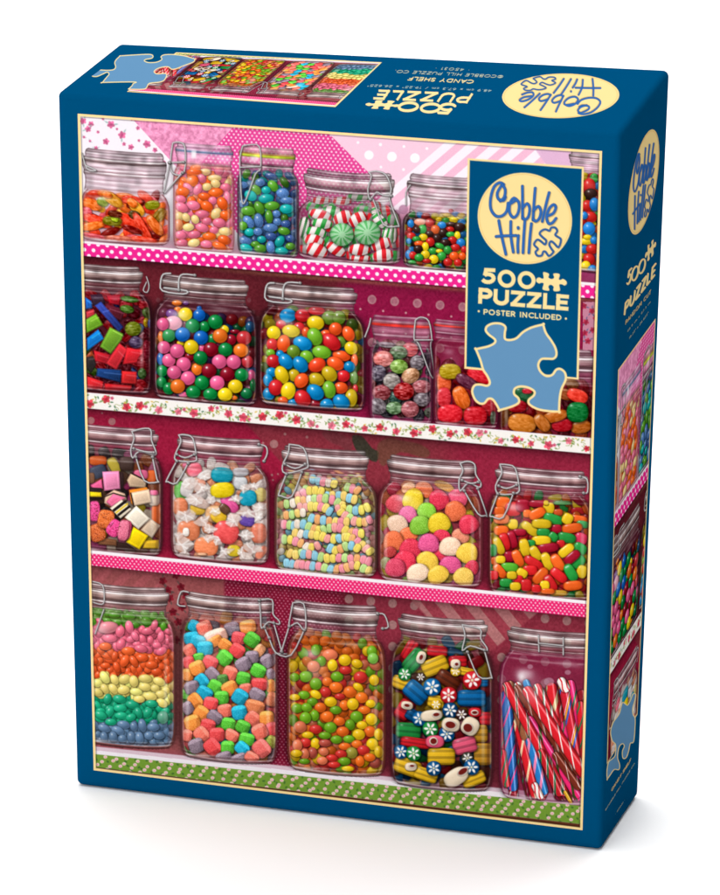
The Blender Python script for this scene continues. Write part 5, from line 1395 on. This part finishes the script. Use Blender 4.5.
def photo_at(x, y):
    u, v = hmap(F.A2U, x, y)
    fu, fv = np.clip(u, 0, .9999) * (F.nu - 1), np.clip(v, 0, .9999) * (F.nv - 1)
    i, k = fu.astype(int), fv.astype(int)
    i1, k1 = np.minimum(i + 1, F.nu - 1), np.minimum(k + 1, F.nv - 1)
    a, b = (fu - i)[..., None], (fv - k)[..., None]
    return (PHOTO[k, i] * (1 - a) + PHOTO[k, i1] * a) * (1 - b) + (PHOTO[k1, i] * (1 - a) + PHOTO[k1, i1] * a) * b


CREAM = hexcol((253, 224, 158))
PALE = hexcol((100, 147, 186))
INK = hexcol((42, 92, 158))

# ---- stroke lettering
def arc(cx, cy, rx, ry, a0, a1, n=14):
    return [(cx + rx * math.cos(math.radians(a0 + (a1 - a0) * i / n)), cy - ry * math.sin(math.radians(a0 + (a1 - a0) * i / n))) for i in range(n + 1)]


# each glyph: (advance, strokes); y runs 0 (top) to 1 (base)
GL = {
    'P': (.62, [[(0, 1), (0, 0), (.28, 0)] + arc(.28, .28, .26, .28, 90, -90)[1:] + [(0, .56)]]),
    'U': (.74, [[(0, 0), (0, .64)] + arc(.31, .66, .31, .34, 180, 360)[1:] + [(.62, 0)]]),
    'Z': (.68, [[(0, 0), (.56, 0), (0, 1), (.58, 1)]]),
    'L': (.52, [[(0, 0), (0, 1), (.44, 1)]]),
    'E': (.56, [[(.46, 0), (0, 0), (0, 1), (.46, 1)], [(0, .5), (.40, .5)]]),
    'O': (.98, [arc(.42, .5, .42, .5, 90, 450, 26)]),
    '0': (.98, [arc(.42, .5, .40, .5, 90, 450, 26)]),
    'S': (.58, [[(.44, .12)] + arc(.24, .26, .22, .26, 50, 250, 10) + arc(.24, .74, .24, .26, 70, -140, 12)]),
    'T': (.62, [[(0, 0), (.54, 0)], [(.27, 0), (.27, 1)]]),
    'R': (.64, [[(0, 1), (0, 0), (.26, 0)] + arc(.26, .27, .24, .27, 90, -90)[1:] + [(0, .54)], [(.24, .54), (.52, 1)]]),
    'I': (.2, [[(.03, 0), (.03, 1)]]),
    'N': (.78, [[(0, 1), (0, 0), (.6, 1), (.6, 0)]]),
    'C': (.80, [arc(.44, .5, .44, .5, 50, 310, 18)]),
    'D': (.80, [[(0, 0), (0, 1), (.22, 1)] + arc(.22, .5, .44, .5, -90, 90)[1:] + [(0, 0)]]),
    'A': (.74, [[(0, 1), (.32, 0), (.64, 1)], [(.12, .66), (.52, .66)]]),
    'M': (.92, [[(0, 1), (.06, 0), (.38, .7), (.70, 0), (.76, 1)]]),
    'Y': (.66, [[(0, 0), (.28, .5), (.56, 0)], [(.28, .5), (.28, 1)]]),
    'H': (.74, [[(0, 0), (0, 1)], [(.56, 0), (.56, 1)], [(0, .5), (.56, .5)]]),
    'F': (.54, [[(.46, 0), (0, 0), (0, 1)], [(0, .5), (.38, .5)]]),
    'B': (.62, [[(0, 0), (0, 1), (.26, 1)] + arc(.26, .74, .24, .26, -90, 90)[1:] + [(0, .48)], [(0, 0), (.22, 0)] + arc(.22, .24, .22, .24, 90, -90)[1:]]),
    '5': (.66, [[(.50, 0), (.14, 0), (.08, .44)] + arc(.24, .67, .29, .33, 110, -150, 14)]),
    '4': (.62, [[(.40, 1), (.40, 0), (0, .7), (.54, .7)]]),
    '1': (.34, [[(0, .14), (.18, 0), (.18, 1)]]),
    '2': (.56, [arc(.24, .26, .22, .26, 160, -30, 10) + [(0, 1), (.48, 1)]]),
    '3': (.56, [arc(.22, .26, .20, .24, 150, -90, 10), arc(.22, .74, .23, .26, 90, -150, 10)]),
    '6': (.60, [[(.36, 0), (.06, .56)], arc(.26, .7, .24, .3, 90, 450, 16)]),
    '7': (.54, [[(0, 0), (.46, 0), (.14, 1)]]),
    '8': (.58, [arc(.24, .25, .2, .25, 90, 450, 14), arc(.24, .75, .24, .25, 90, 450, 14)]),
    '9': (.60, [arc(.24, .3, .24, .3, 90, 450, 16), [(.46, .42), (.16, 1)]]),
    'c': (.48, [arc(.22, .7, .2, .28, 50, 310, 10)]),
    'm': (.72, [[(0, 1), (0, .45)], arc(.15, .6, .15, .16, 180, 0, 6) + [(.3, 1)], arc(.45, .6, .15, .16, 180, 0, 6) + [(.6, 1)]]),
    'x': (.50, [[(0, .45), (.36, 1)], [(.36, .45), (0, 1)]]),
    '.': (.22, [[(.05, .96), (.06, .98)]]),
    '*': (.34, [[(.12, .5), (.14, .52)]]),
    '/': (.46, [[(0, 1), (.3, 0)]]),
    '"': (.30, [[(0, 0), (0, .25)], [(.14, 0), (.14, .25)]]),
    '@': (.9, [arc(.4, .5, .38, .48, 90, 450, 18), arc(.4, .5, .18, .24, 50, 310, 10)]),
    ' ': (.36, []),
}


def write(PL, text, origin, end, up, w, col, pid, track=.06, square=False):
    """text from origin to end along its base line; `up` = the vector from base to cap height"""
    tot = 0
    for ch in text:
        tot += GL[ch][0] + track
    tot -= track + .1
    ex = ((end[0] - origin[0]) / tot, (end[1] - origin[1]) / tot)
    x = 0
    for ch in text:
        adv, strokes = GL[ch]
        for st in strokes:
            pts = [(origin[0] + (x + a) * ex[0] + (1 - b) * up[0], origin[1] + (x + a) * ex[1] + (1 - b) * up[1]) for a, b in st]
            if square:
                # slab strokes with cut ends, as in the printed capitals
                for (x0, y0), (x1, y1), (a0, b0), (a1, b1) in zip(pts[:-1], pts[1:], st[:-1], st[1:]):
                    l = math.hypot(x1 - x0, y1 - y0)
                    if l < 1e-6:
                        continue
                    tx, ty = (x1 - x0) / l, (y1 - y0) / l
                    flat = abs(a1 - a0) < 1e-6 or abs(b1 - b0) < 1e-6
                    e = w / 2 if flat else w * .12
                    nx, ny = -ty * w / 2, tx * w / 2
                    PL.poly([(x0 - tx * e + nx, y0 - ty * e + ny), (x1 + tx * e + nx, y1 + ty * e + ny), (x1 + tx * e - nx, y1 + ty * e - ny), (x0 - tx * e - nx, y0 - ty * e - ny)], col, pid=pid)
            else:
                PL.line(pts, w, col, pid=pid)
        x += adv + track


# jigsaw icon and the big jigsaw emblem, in the zoomed units of their source sketch
PIECE = [(82, 484), (82, 484), (110, 478), (150, 468), (178, 452), (180, 434), (150, 410), (133, 388), (140, 366), (170, 352), (210, 353), (234, 370), (231, 400), (232, 430), (255, 437), (290, 428), (325, 396), (370, 372), (428, 357), (428, 357),
         (442, 400), (470, 440), (492, 480), (496, 515), (480, 533), (450, 533), (418, 536), (403, 565), (415, 600), (445, 622), (475, 616), (495, 590), (517, 586), (540, 605), (544, 640), (522, 690), (513, 740), (510, 805), (510, 805),
         (460, 803), (400, 792), (358, 768), (354, 745), (380, 722), (382, 700), (350, 681), (310, 676), (282, 688), (279, 715), (300, 735), (303, 758), (270, 778), (203, 798), (203, 798), (190, 772), (168, 742), (145, 740), (125, 762), (100, 762),
         (76, 740), (63, 700), (76, 670), (105, 666), (140, 672), (154, 655), (140, 620), (120, 590), (105, 540)]
PIECE_TOP = [(180, 72), (180, 72), (240, 68), (310, 65), (328, 72), (322, 83), (296, 88), (290, 95), (310, 102), (345, 100), (368, 88), (364, 76), (380, 67), (420, 66), (470, 72), (517, 86), (517, 86), (510, 100), (470, 115), (432, 130), (412, 132), (398, 122),
             (375, 122), (348, 130), (333, 143), (347, 153), (380, 151), (390, 158), (380, 180), (358, 190), (312, 196), (300, 214), (285, 222), (222, 222), (222, 218), (234, 206), (240, 196), (250, 190), (180, 190), (100, 192), (100, 192), (118, 170), (130, 155), (122, 146),
             (100, 155), (75, 165), (53, 162), (55, 148), (85, 136), (120, 137), (150, 134), (160, 122), (156, 105), (162, 90)]
PIECE_SIDE = [(97, 484), (104, 488), (112, 492), (120, 478), (128, 459), (136, 460), (133, 480), (127, 500), (128, 520), (134, 530), (134, 555), (130, 600), (120, 606), (115, 628), (108, 648), (98, 650), (96, 630), (102, 614), (96, 607), (86, 618), (82, 648), (88, 668), (86, 684),
              (72, 684), (60, 700), (51, 713), (51, 713), (50, 690), (55, 662), (66, 652), (75, 640), (76, 610), (66, 598), (61, 572), (68, 545), (80, 528), (88, 515), (92, 498)]
ICON = [(-38, -38), (-15, -35), (-11, -28), (-14, -18), (-4, -12), (8, -14), (12, -21), (8, -31), (14, -37), (38, -35), (34, -14), (42, -11), (53, -16), (68, -8), (70, 4), (60, 12), (48, 8), (36, 11), (39, 35), (14, 40), (8, 33), (10, 22), (0, 14), (-10, 16), (-14, 24),
        (-10, 34), (-15, 40), (-41, 36), (-36, 12), (-46, 8), (-58, 12), (-70, 4), (-68, -8), (-56, -14), (-44, -10), (-36, -14)]


def emblem(PL, pts, fr, pid, w):
    ox, oy, s = fr
    P_ = smooth([(ox + x / s, oy + y / s) for x, y in pts], 4, True)
    PL.poly(P_, PALE, pid=pid)
    PL.line(P_, w, CREAM, closed=True, pid=pid)


# "Cobble Hill" script, traced as pen strokes in the badge's own frame (unit circle, y down)
def badge_units(x, y):
    return ((x - 334) / 243., (y - 403) / 235.)


SCRIPT = [
    [(232, 300), (222, 318), (196, 312), (190, 280), (212, 240), (222, 236), (200, 228), (172, 252), (156, 310), (158, 366), (184, 400), (216, 398), (240, 372), (246, 330)],     # C
    [(214, 236), (230, 262), (226, 300), (206, 322)],
    [(300, 320), (276, 302), (256, 330), (254, 376), (274, 402), (296, 384), (304, 340), (292, 312), (262, 330)],                                                          # o
    [(318, 238), (320, 300), (322, 404)], [(322, 350), (344, 326), (358, 350), (352, 392), (334, 410), (322, 396)],                                                      # b
    [(384, 244), (380, 310), (376, 408)], [(378, 360), (402, 336), (416, 362), (408, 398), (390, 414), (376, 402)],                                                      # b
    [(456, 262), (440, 330), (424, 412)],                                                                                                                               # l
    [(452, 382), (480, 366), (492, 336), (480, 322), (458, 344), (446, 388), (456, 420), (476, 416), (494, 392)],                                                            # e
    [(200, 424), (216, 500), (240, 594)], [(262, 424), (264, 500), (278, 580)], [(188, 506), (230, 500), (290, 494)],                                                          # H
    [(302, 494), (300, 540), (302, 580)], [(300, 452), (301, 456)],                                                                                                      # i
    [(334, 420), (330, 500), (328, 580)], [(368, 428), (362, 500), (358, 578)],                                                                                           # l l
]
PZ = [(440, 452), (462, 458), (470, 442), (490, 440), (502, 456), (492, 476), (504, 486), (522, 500), (510, 540), (486, 520), (470, 512), (462, 530), (478, 556), (484, 566), (462, 588), (444, 568), (432, 568), (424, 588), (402, 590), (392, 572), (404, 556), (390, 542), (384, 530), (400, 508),
      (420, 516), (440, 530), (446, 510), (430, 496), (412, 478), (420, 462)]


def badge(PL, cx, cy, X1, Y1, pid, w, ring=True, k=1.0):
    """cx,cy centre; X1,Y1 = images of the unit x and y (down) radius vectors"""
    T = lambda p: (cx + p[0] * X1[0] + p[1] * Y1[0], cy + p[0] * X1[1] + p[1] * Y1[1])
    circ = [T((math.cos(a), math.sin(a))) for a in np.linspace(0, 2 * math.pi, 73)[:-1]]
    PL.poly(circ, CREAM * np.array([1, .995, .97]), pid=pid)
    c2 = [T((math.cos(a) * .965, math.sin(a) * .965)) for a in np.linspace(0, 2 * math.pi, 73)[:-1]]
    PL.line(c2, .5, CREAM * np.array([.86, .78, .62]), .7, closed=True)
    for st in SCRIPT:
        P_ = smooth([T(badge_units(*q)) for q in st], 3)
        PL.line([(x + .5 * k, y + .5 * k) for x, y in P_], w * 1.25, CREAM * np.array([.74, .70, .62]), .8)
    for st in SCRIPT:
        P_ = smooth([T(badge_units(*q)) for q in st], 3)
        PL.line(P_, w, INK)
        PL.line([(x - .2 * k, y - .2 * k) for x, y in P_], w * .3, INK * 1.45, .55)
    P_ = smooth([T(badge_units(*q)) for q in PZ], 3, True)
    PL.line([(x + .4, y + .4) for x, y in P_], w * .9, CREAM * np.array([.74, .70, .62]), .7, closed=True)
    PL.line(P_, w * .72, INK, closed=True)


# ---- title panel on the front
TP = [(467.8, 158.2), (584.0, 166.8), (578.7, 379.6), (464.4, 368.6)]
F.aa = .9
F.poly(TP, CREAM, pid=60)


def inset(q, d):
    c = np.mean(q, 0)
    out = []
    for p in q:
        out.append((p[0] + d * np.sign(c[0] - p[0]), p[1] + d * np.sign(c[1] - p[1])))
    return out


F.poly(inset(TP, 2.1), BLUE, pid=60)
F.pid[(F.pid != 60) & (F.pid == 0)] = 1
badge(F, 460 + 334 / 5.143, 140 + 403 / 5.143, (47.2, 3.2), (-.9, 45.6), 61, 2.9)
zp = lambda x, y: (460 + x / 5.143, 255 + y / 5.143)
# 500 and its jigsaw piece
write(F, '5', zp(118, 138), zp(176, 141), (.5, -12.2), 3.8, CREAM, 62, .0, True)
for cx_, cy_ in ((240, 122), (343, 129)):
    px, py = zp(cx_, cy_)
    F.line([(px + 7.0 * math.cos(a) , py + .07 * 7 * math.cos(a) + 7.0 * math.sin(a)) for a in np.linspace(0, 2 * math.pi, 33)[:-1]], 4.0, CREAM, closed=True, pid=62)
px, py = zp(471, 137)
F.poly(smooth([(px + x * 1.12 / 5.143, py + (y * 1.2 + x * .09) / 5.143) for x, y in ICON], 3, True), CREAM, pid=62)
write(F, 'PUZZLE', zp(104, 240), zp(548, 276), (.5, -12.0), 3.9, CREAM, 62, .19, True)
write(F, 'POSTER INCLUDED', zp(124, 303), zp(520, 333), (.1, -4.4), 1.25, CREAM, 62, .22)
for x, y in ((97, 289), (545, 327)):
    F.candy(*zp(x, y), 1.1, 1.1, 0, CREAM, gloss=0, shade=0)
    s_ = F.sl(zp(x, y)[0] - 1, zp(x, y)[1] - 1, zp(x, y)[0] + 1, zp(x, y)[1] + 1)
    F.pid[s_] = 62
emblem(F, PIECE, (460, 255, 5.143), 63, 2.3)

# ---- cream border of the picture
inn = [(80.2, 116.2), (599.6, 153.4), (580.2, 827.4), (95.9, 768.0)]
M_in, d_in = F.pmask(A_, inn)
F.rgb[:] = F.rgb * M_in[..., None] + CREAM * (1 - M_in)[..., None]
line = np.exp(-((d_in - .6) / .7) ** 2) * .35 * M_in
F.rgb[:] *= (1 - line)[..., None]
F.pid[M_in < .5] = 1
# any jar print outside its own picture returns to the border
JN = {
    11: 'printed glass jar of orange and yellow gummy worms', 12: 'printed slim jar of pink, orange and cream jelly beans', 13: 'printed slim jar of blue, teal and green jelly beans',
    14: 'printed squat jar of red and green striped peppermints', 15: 'printed squat jar of small coloured button sweets', 16: 'sliver of a printed jar of button sweets beside the title panel',
    21: 'printed jar of translucent gummy bricks', 22: 'printed jar of round shiny gumballs', 23: 'printed jar of large bright jelly beans', 24: 'printed narrow jar of speckled grey and red boiled sweets',
    25: 'printed narrow jar of red and orange boiled sweets', 26: 'printed jar of dark red and amber boiled sweets behind the jigsaw emblem', 31: 'printed jar of layered liquorice squares', 32: 'printed jar of wax-wrapped taffy',
    33: 'printed jar of pastel candy necklaces', 34: 'printed jar of sugared gumdrops', 35: 'printed jar of small red, yellow and green capsules', 41: 'printed jar of beans layered like a rainbow',
    42: 'printed jar of sugared jelly cubes', 43: 'printed jar of orange, yellow and green lentil sweets', 44: 'printed jar of flower-patterned rock candy', 45: 'printed jar of striped candy sticks'}
table = {1: ('cover_picture', root, 'photographic print of a shelf of sweet jars in a thin cream border')}
for k, lab in JN.items():
    table[k] = ('jar_print', 1, lab)
table[51] = ('shelf_edge_print', 1, 'printed hot pink shelf edge with white dots')
table[52] = ('shelf_edge_print', 1, 'printed white shelf edge with red roses')
table[53] = ('shelf_edge_print', 1, 'printed pink shelf edge with tiny dots')
table[54] = ('shelf_edge_print', 1, 'printed green shelf edge with pale flowers')
table[60] = ('title_panel', root, 'blue title panel edged in cream')
table[61] = ('logo_badge', 60, 'cream oval badge with blue handwritten lettering')
table[62] = ('lettering', 60, 'cream capitals giving the piece count')
table[63] = ('jigsaw_emblem', 60, 'pale blue jigsaw piece outlined in cream')
F.build(table)

# ------------------------------------------------------------------ top sheet (upside down as seen from the front)
ART_TOP = [(118.5, 43), (670, 69.5), (621, 133.5), (57, 91.5)]
T_ = Plate(ART_TOP, (BTL, BTR, FTR, FTL), [(130, 48), (648, 72), (606, 128), (76, 88)], 1150, 330)
T_.aa = .75


def copy_photo(PL, quad, src, pid):
    Mx = homography(quad, src)
    s = PL.bounds(quad, 3)
    m, d = PL.pmask(s, quad)
    sx, sy = hmap(Mx, PL.X[s], PL.Y[s])
    PL.blend(s, m, photo_at(sx, sy))
    PL.pid[s][m > .5] = pid


tq = [(128.2, 91.2), (334.3, 105.9), (379.5, 63.2), (176.7, 53.6)]
T_.poly([(126.0, 92.3), (335.4, 107.3), (382.2, 62.3), (176.0, 52.4)], CREAM, pid=70)
copy_photo(T_, tq, [(572, 597), (97, 552), (97, 752), (572, 812)], 70)
emblem(T_, PIECE_TOP, (80, 40, 4.5), 71, .95)
# badge, upside down
bz = lambda x, y: (480 + x / 4.5, 60 + y / 4.5)
bcx, bcy = bz(363, 162)
badge(T_, bcx, bcy, (-57.5, -3.4), (12.0, -22.2), 72, 1.9, k=-.7)
# keep the badge's own outline an even ellipse
tz = lambda x, y: (360 + x / 4.8, 50 + y / 4.8)
U_ = (-3.2, 5.6)
write(T_, '5', tz(458, 262), tz(392, 258), (-4.6, 9.0), 2.9, CREAM, 73, 0)
for x, y in ((338, 279), (232, 273)):
    px, py = tz(x, y)
    T_.line([(px + 9.0 * math.cos(a) - 2.2 * math.sin(a), py + 4.0 * math.sin(a) + .5 * math.cos(a)) for a in np.linspace(0, 2 * math.pi, 33)[:-1]], 2.9, CREAM, closed=True, pid=73)
px, py = tz(108, 264)
T_.poly(smooth([(px - x * .24 + y * .07, py - y * .115 - x * .012) for x, y in ICON], 3, True), CREAM, pid=73)
write(T_, 'PUZZLE', tz(536, 214), tz(94, 196), (-5.2, 7.6), 2.5, CREAM, 73, .20, True)
write(T_, '48.9 cm x 67.3 cm / 19.25" x 26.625"', tz(632, 192), tz(40, 166), (-1.2, 1.9), .5, hexcol((200, 205, 190)), 74, .14)
write(T_, 'CANDY SHELF', tz(548, 146), tz(240, 130), (-2.0, 3.0), 1.0, CREAM, 74, .14)
write(T_, '@COBBLE HILL PUZZLE CO.', tz(690, 123), tz(170, 97), (-1.8, 2.4), .6, hexcol((225, 215, 180)), 74, .14)
write(T_, '* 45031 *', tz(530, 92), tz(366, 82), (-1.6, 2.2), .55, hexcol((225, 215, 180)), 74, .2)
T_.build({70: ('end_picture', root, 'cropped print of four sweet jars seen upside down on the top face'), 71: ('jigsaw_emblem', root, 'pale blue jigsaw piece printed on the top face'),
          72: ('logo_badge', root, 'cream oval badge printed upside down on the top face'), 73: ('lettering', root, 'upside-down cream title lettering on the top face'), 74: ('small_print', root, 'fine cream details on the top face')})

# ------------------------------------------------------------------ side sheet
ART_SIDE = [(621, 133.5), (670, 69.5), (638, 796), (601.5, 850.5)]
S_ = Plate(ART_SIDE, (FTR, BTR, BBR, FBR), [(624, 137), (667, 82), (635.5, 790), (604.5, 838)], 300, 1500)
S_.aa = .7
S_.poly([(617.9, 369.6), (655.6, 317.9), (637.4, 714.5), (606.6, 764.5)], CREAM, pid=80)
copy_photo(S_, [(618.8, 370.3), (654.7, 320.9), (636.7, 713.5), (607.5, 762)], [(163, 123), (272, 131), (272, 530), (163, 520)], 80)
emblem(S_, PIECE_SIDE, (590, 540, 2.98), 81, .9)
yz = lambda x, y: (590 + x / 4.068, 100 + y / 4.068)
bcx, bcy = yz(218, 333)
badge(S_, bcx, bcy, (15.2, -17.0), (-4.0, 50.0), 82, 1.5, k=.6)
write(S_, '5', yz(150, 754), yz(165, 737), (1.3, -13.4), 1.9, CREAM, 83, 0)
for x, y in ((183, 705), (211, 676)):
    px, py = yz(x, y)
    S_.line([(px + 3.2 * math.cos(a) , py - 3.4 * math.cos(a) + 6.2 * math.sin(a)) for a in np.linspace(0, 2 * math.pi, 33)[:-1]], 1.9, CREAM, closed=True, pid=83)
px, py = yz(246, 610)
S_.poly(smooth([(px + x * .08, py + y * .21 - x * .09) for x, y in ICON], 3, True), CREAM, pid=83)
write(S_, 'PUZZLE', yz(140, 872), yz(262, 712), (1.2, -11.4), 1.9, CREAM, 83, .16)
sz = lambda x, y: (590 + x / 3.444, 300 + y / 3.444)
write(S_, 'RANDOM CUT', sz(122, 84), sz(208, -22), (.4, -4.0), .7, hexcol((225, 190, 130)), 84, .16)
write(S_, '48.9 cm x 67.3 cm', sz(128, 112), sz(208, 8), (.3, -2.4), .4, hexcol((170, 170, 150)), 84, .16)
write(S_, '19.25" x 26.625"', sz(134, 136), sz(200, 48), (.3, -2.4), .4, hexcol((170, 170, 150)), 84, .16)
wz = lambda x, y: (560 + x / 6.545, 740 + y / 6.545)
write(S_, 'CANDY SHELF', wz(336, 338), wz(460, 140), (.5, -3.2), .65, hexcol((225, 190, 130)), 85, .14)
write(S_, '@COBBLE HILL PUZZLE CO.', wz(294, 468), wz(490, 152), (.4, -2.0), .4, hexcol((170, 170, 150)), 85, .14)
write(S_, '* 45031 *', wz(360, 492), wz(422, 398), (.4, -2.0), .4, hexcol((170, 170, 150)), 85, .16)
S_.build({80: ('end_picture', root, 'tall cropped print of jars and gumballs on the right-hand face'), 81: ('jigsaw_emblem', root, 'pale blue jigsaw piece printed low on the right-hand face'),
          82: ('logo_badge', root, 'cream oval badge printed on the right-hand face'), 83: ('lettering', root, 'slanting cream title lettering on the right-hand face'), 84: ('small_print', root, 'fine slanting lines under the title on the right-hand face'), 85: ('small_print', root, 'fine slanting lines low on the right-hand face')})
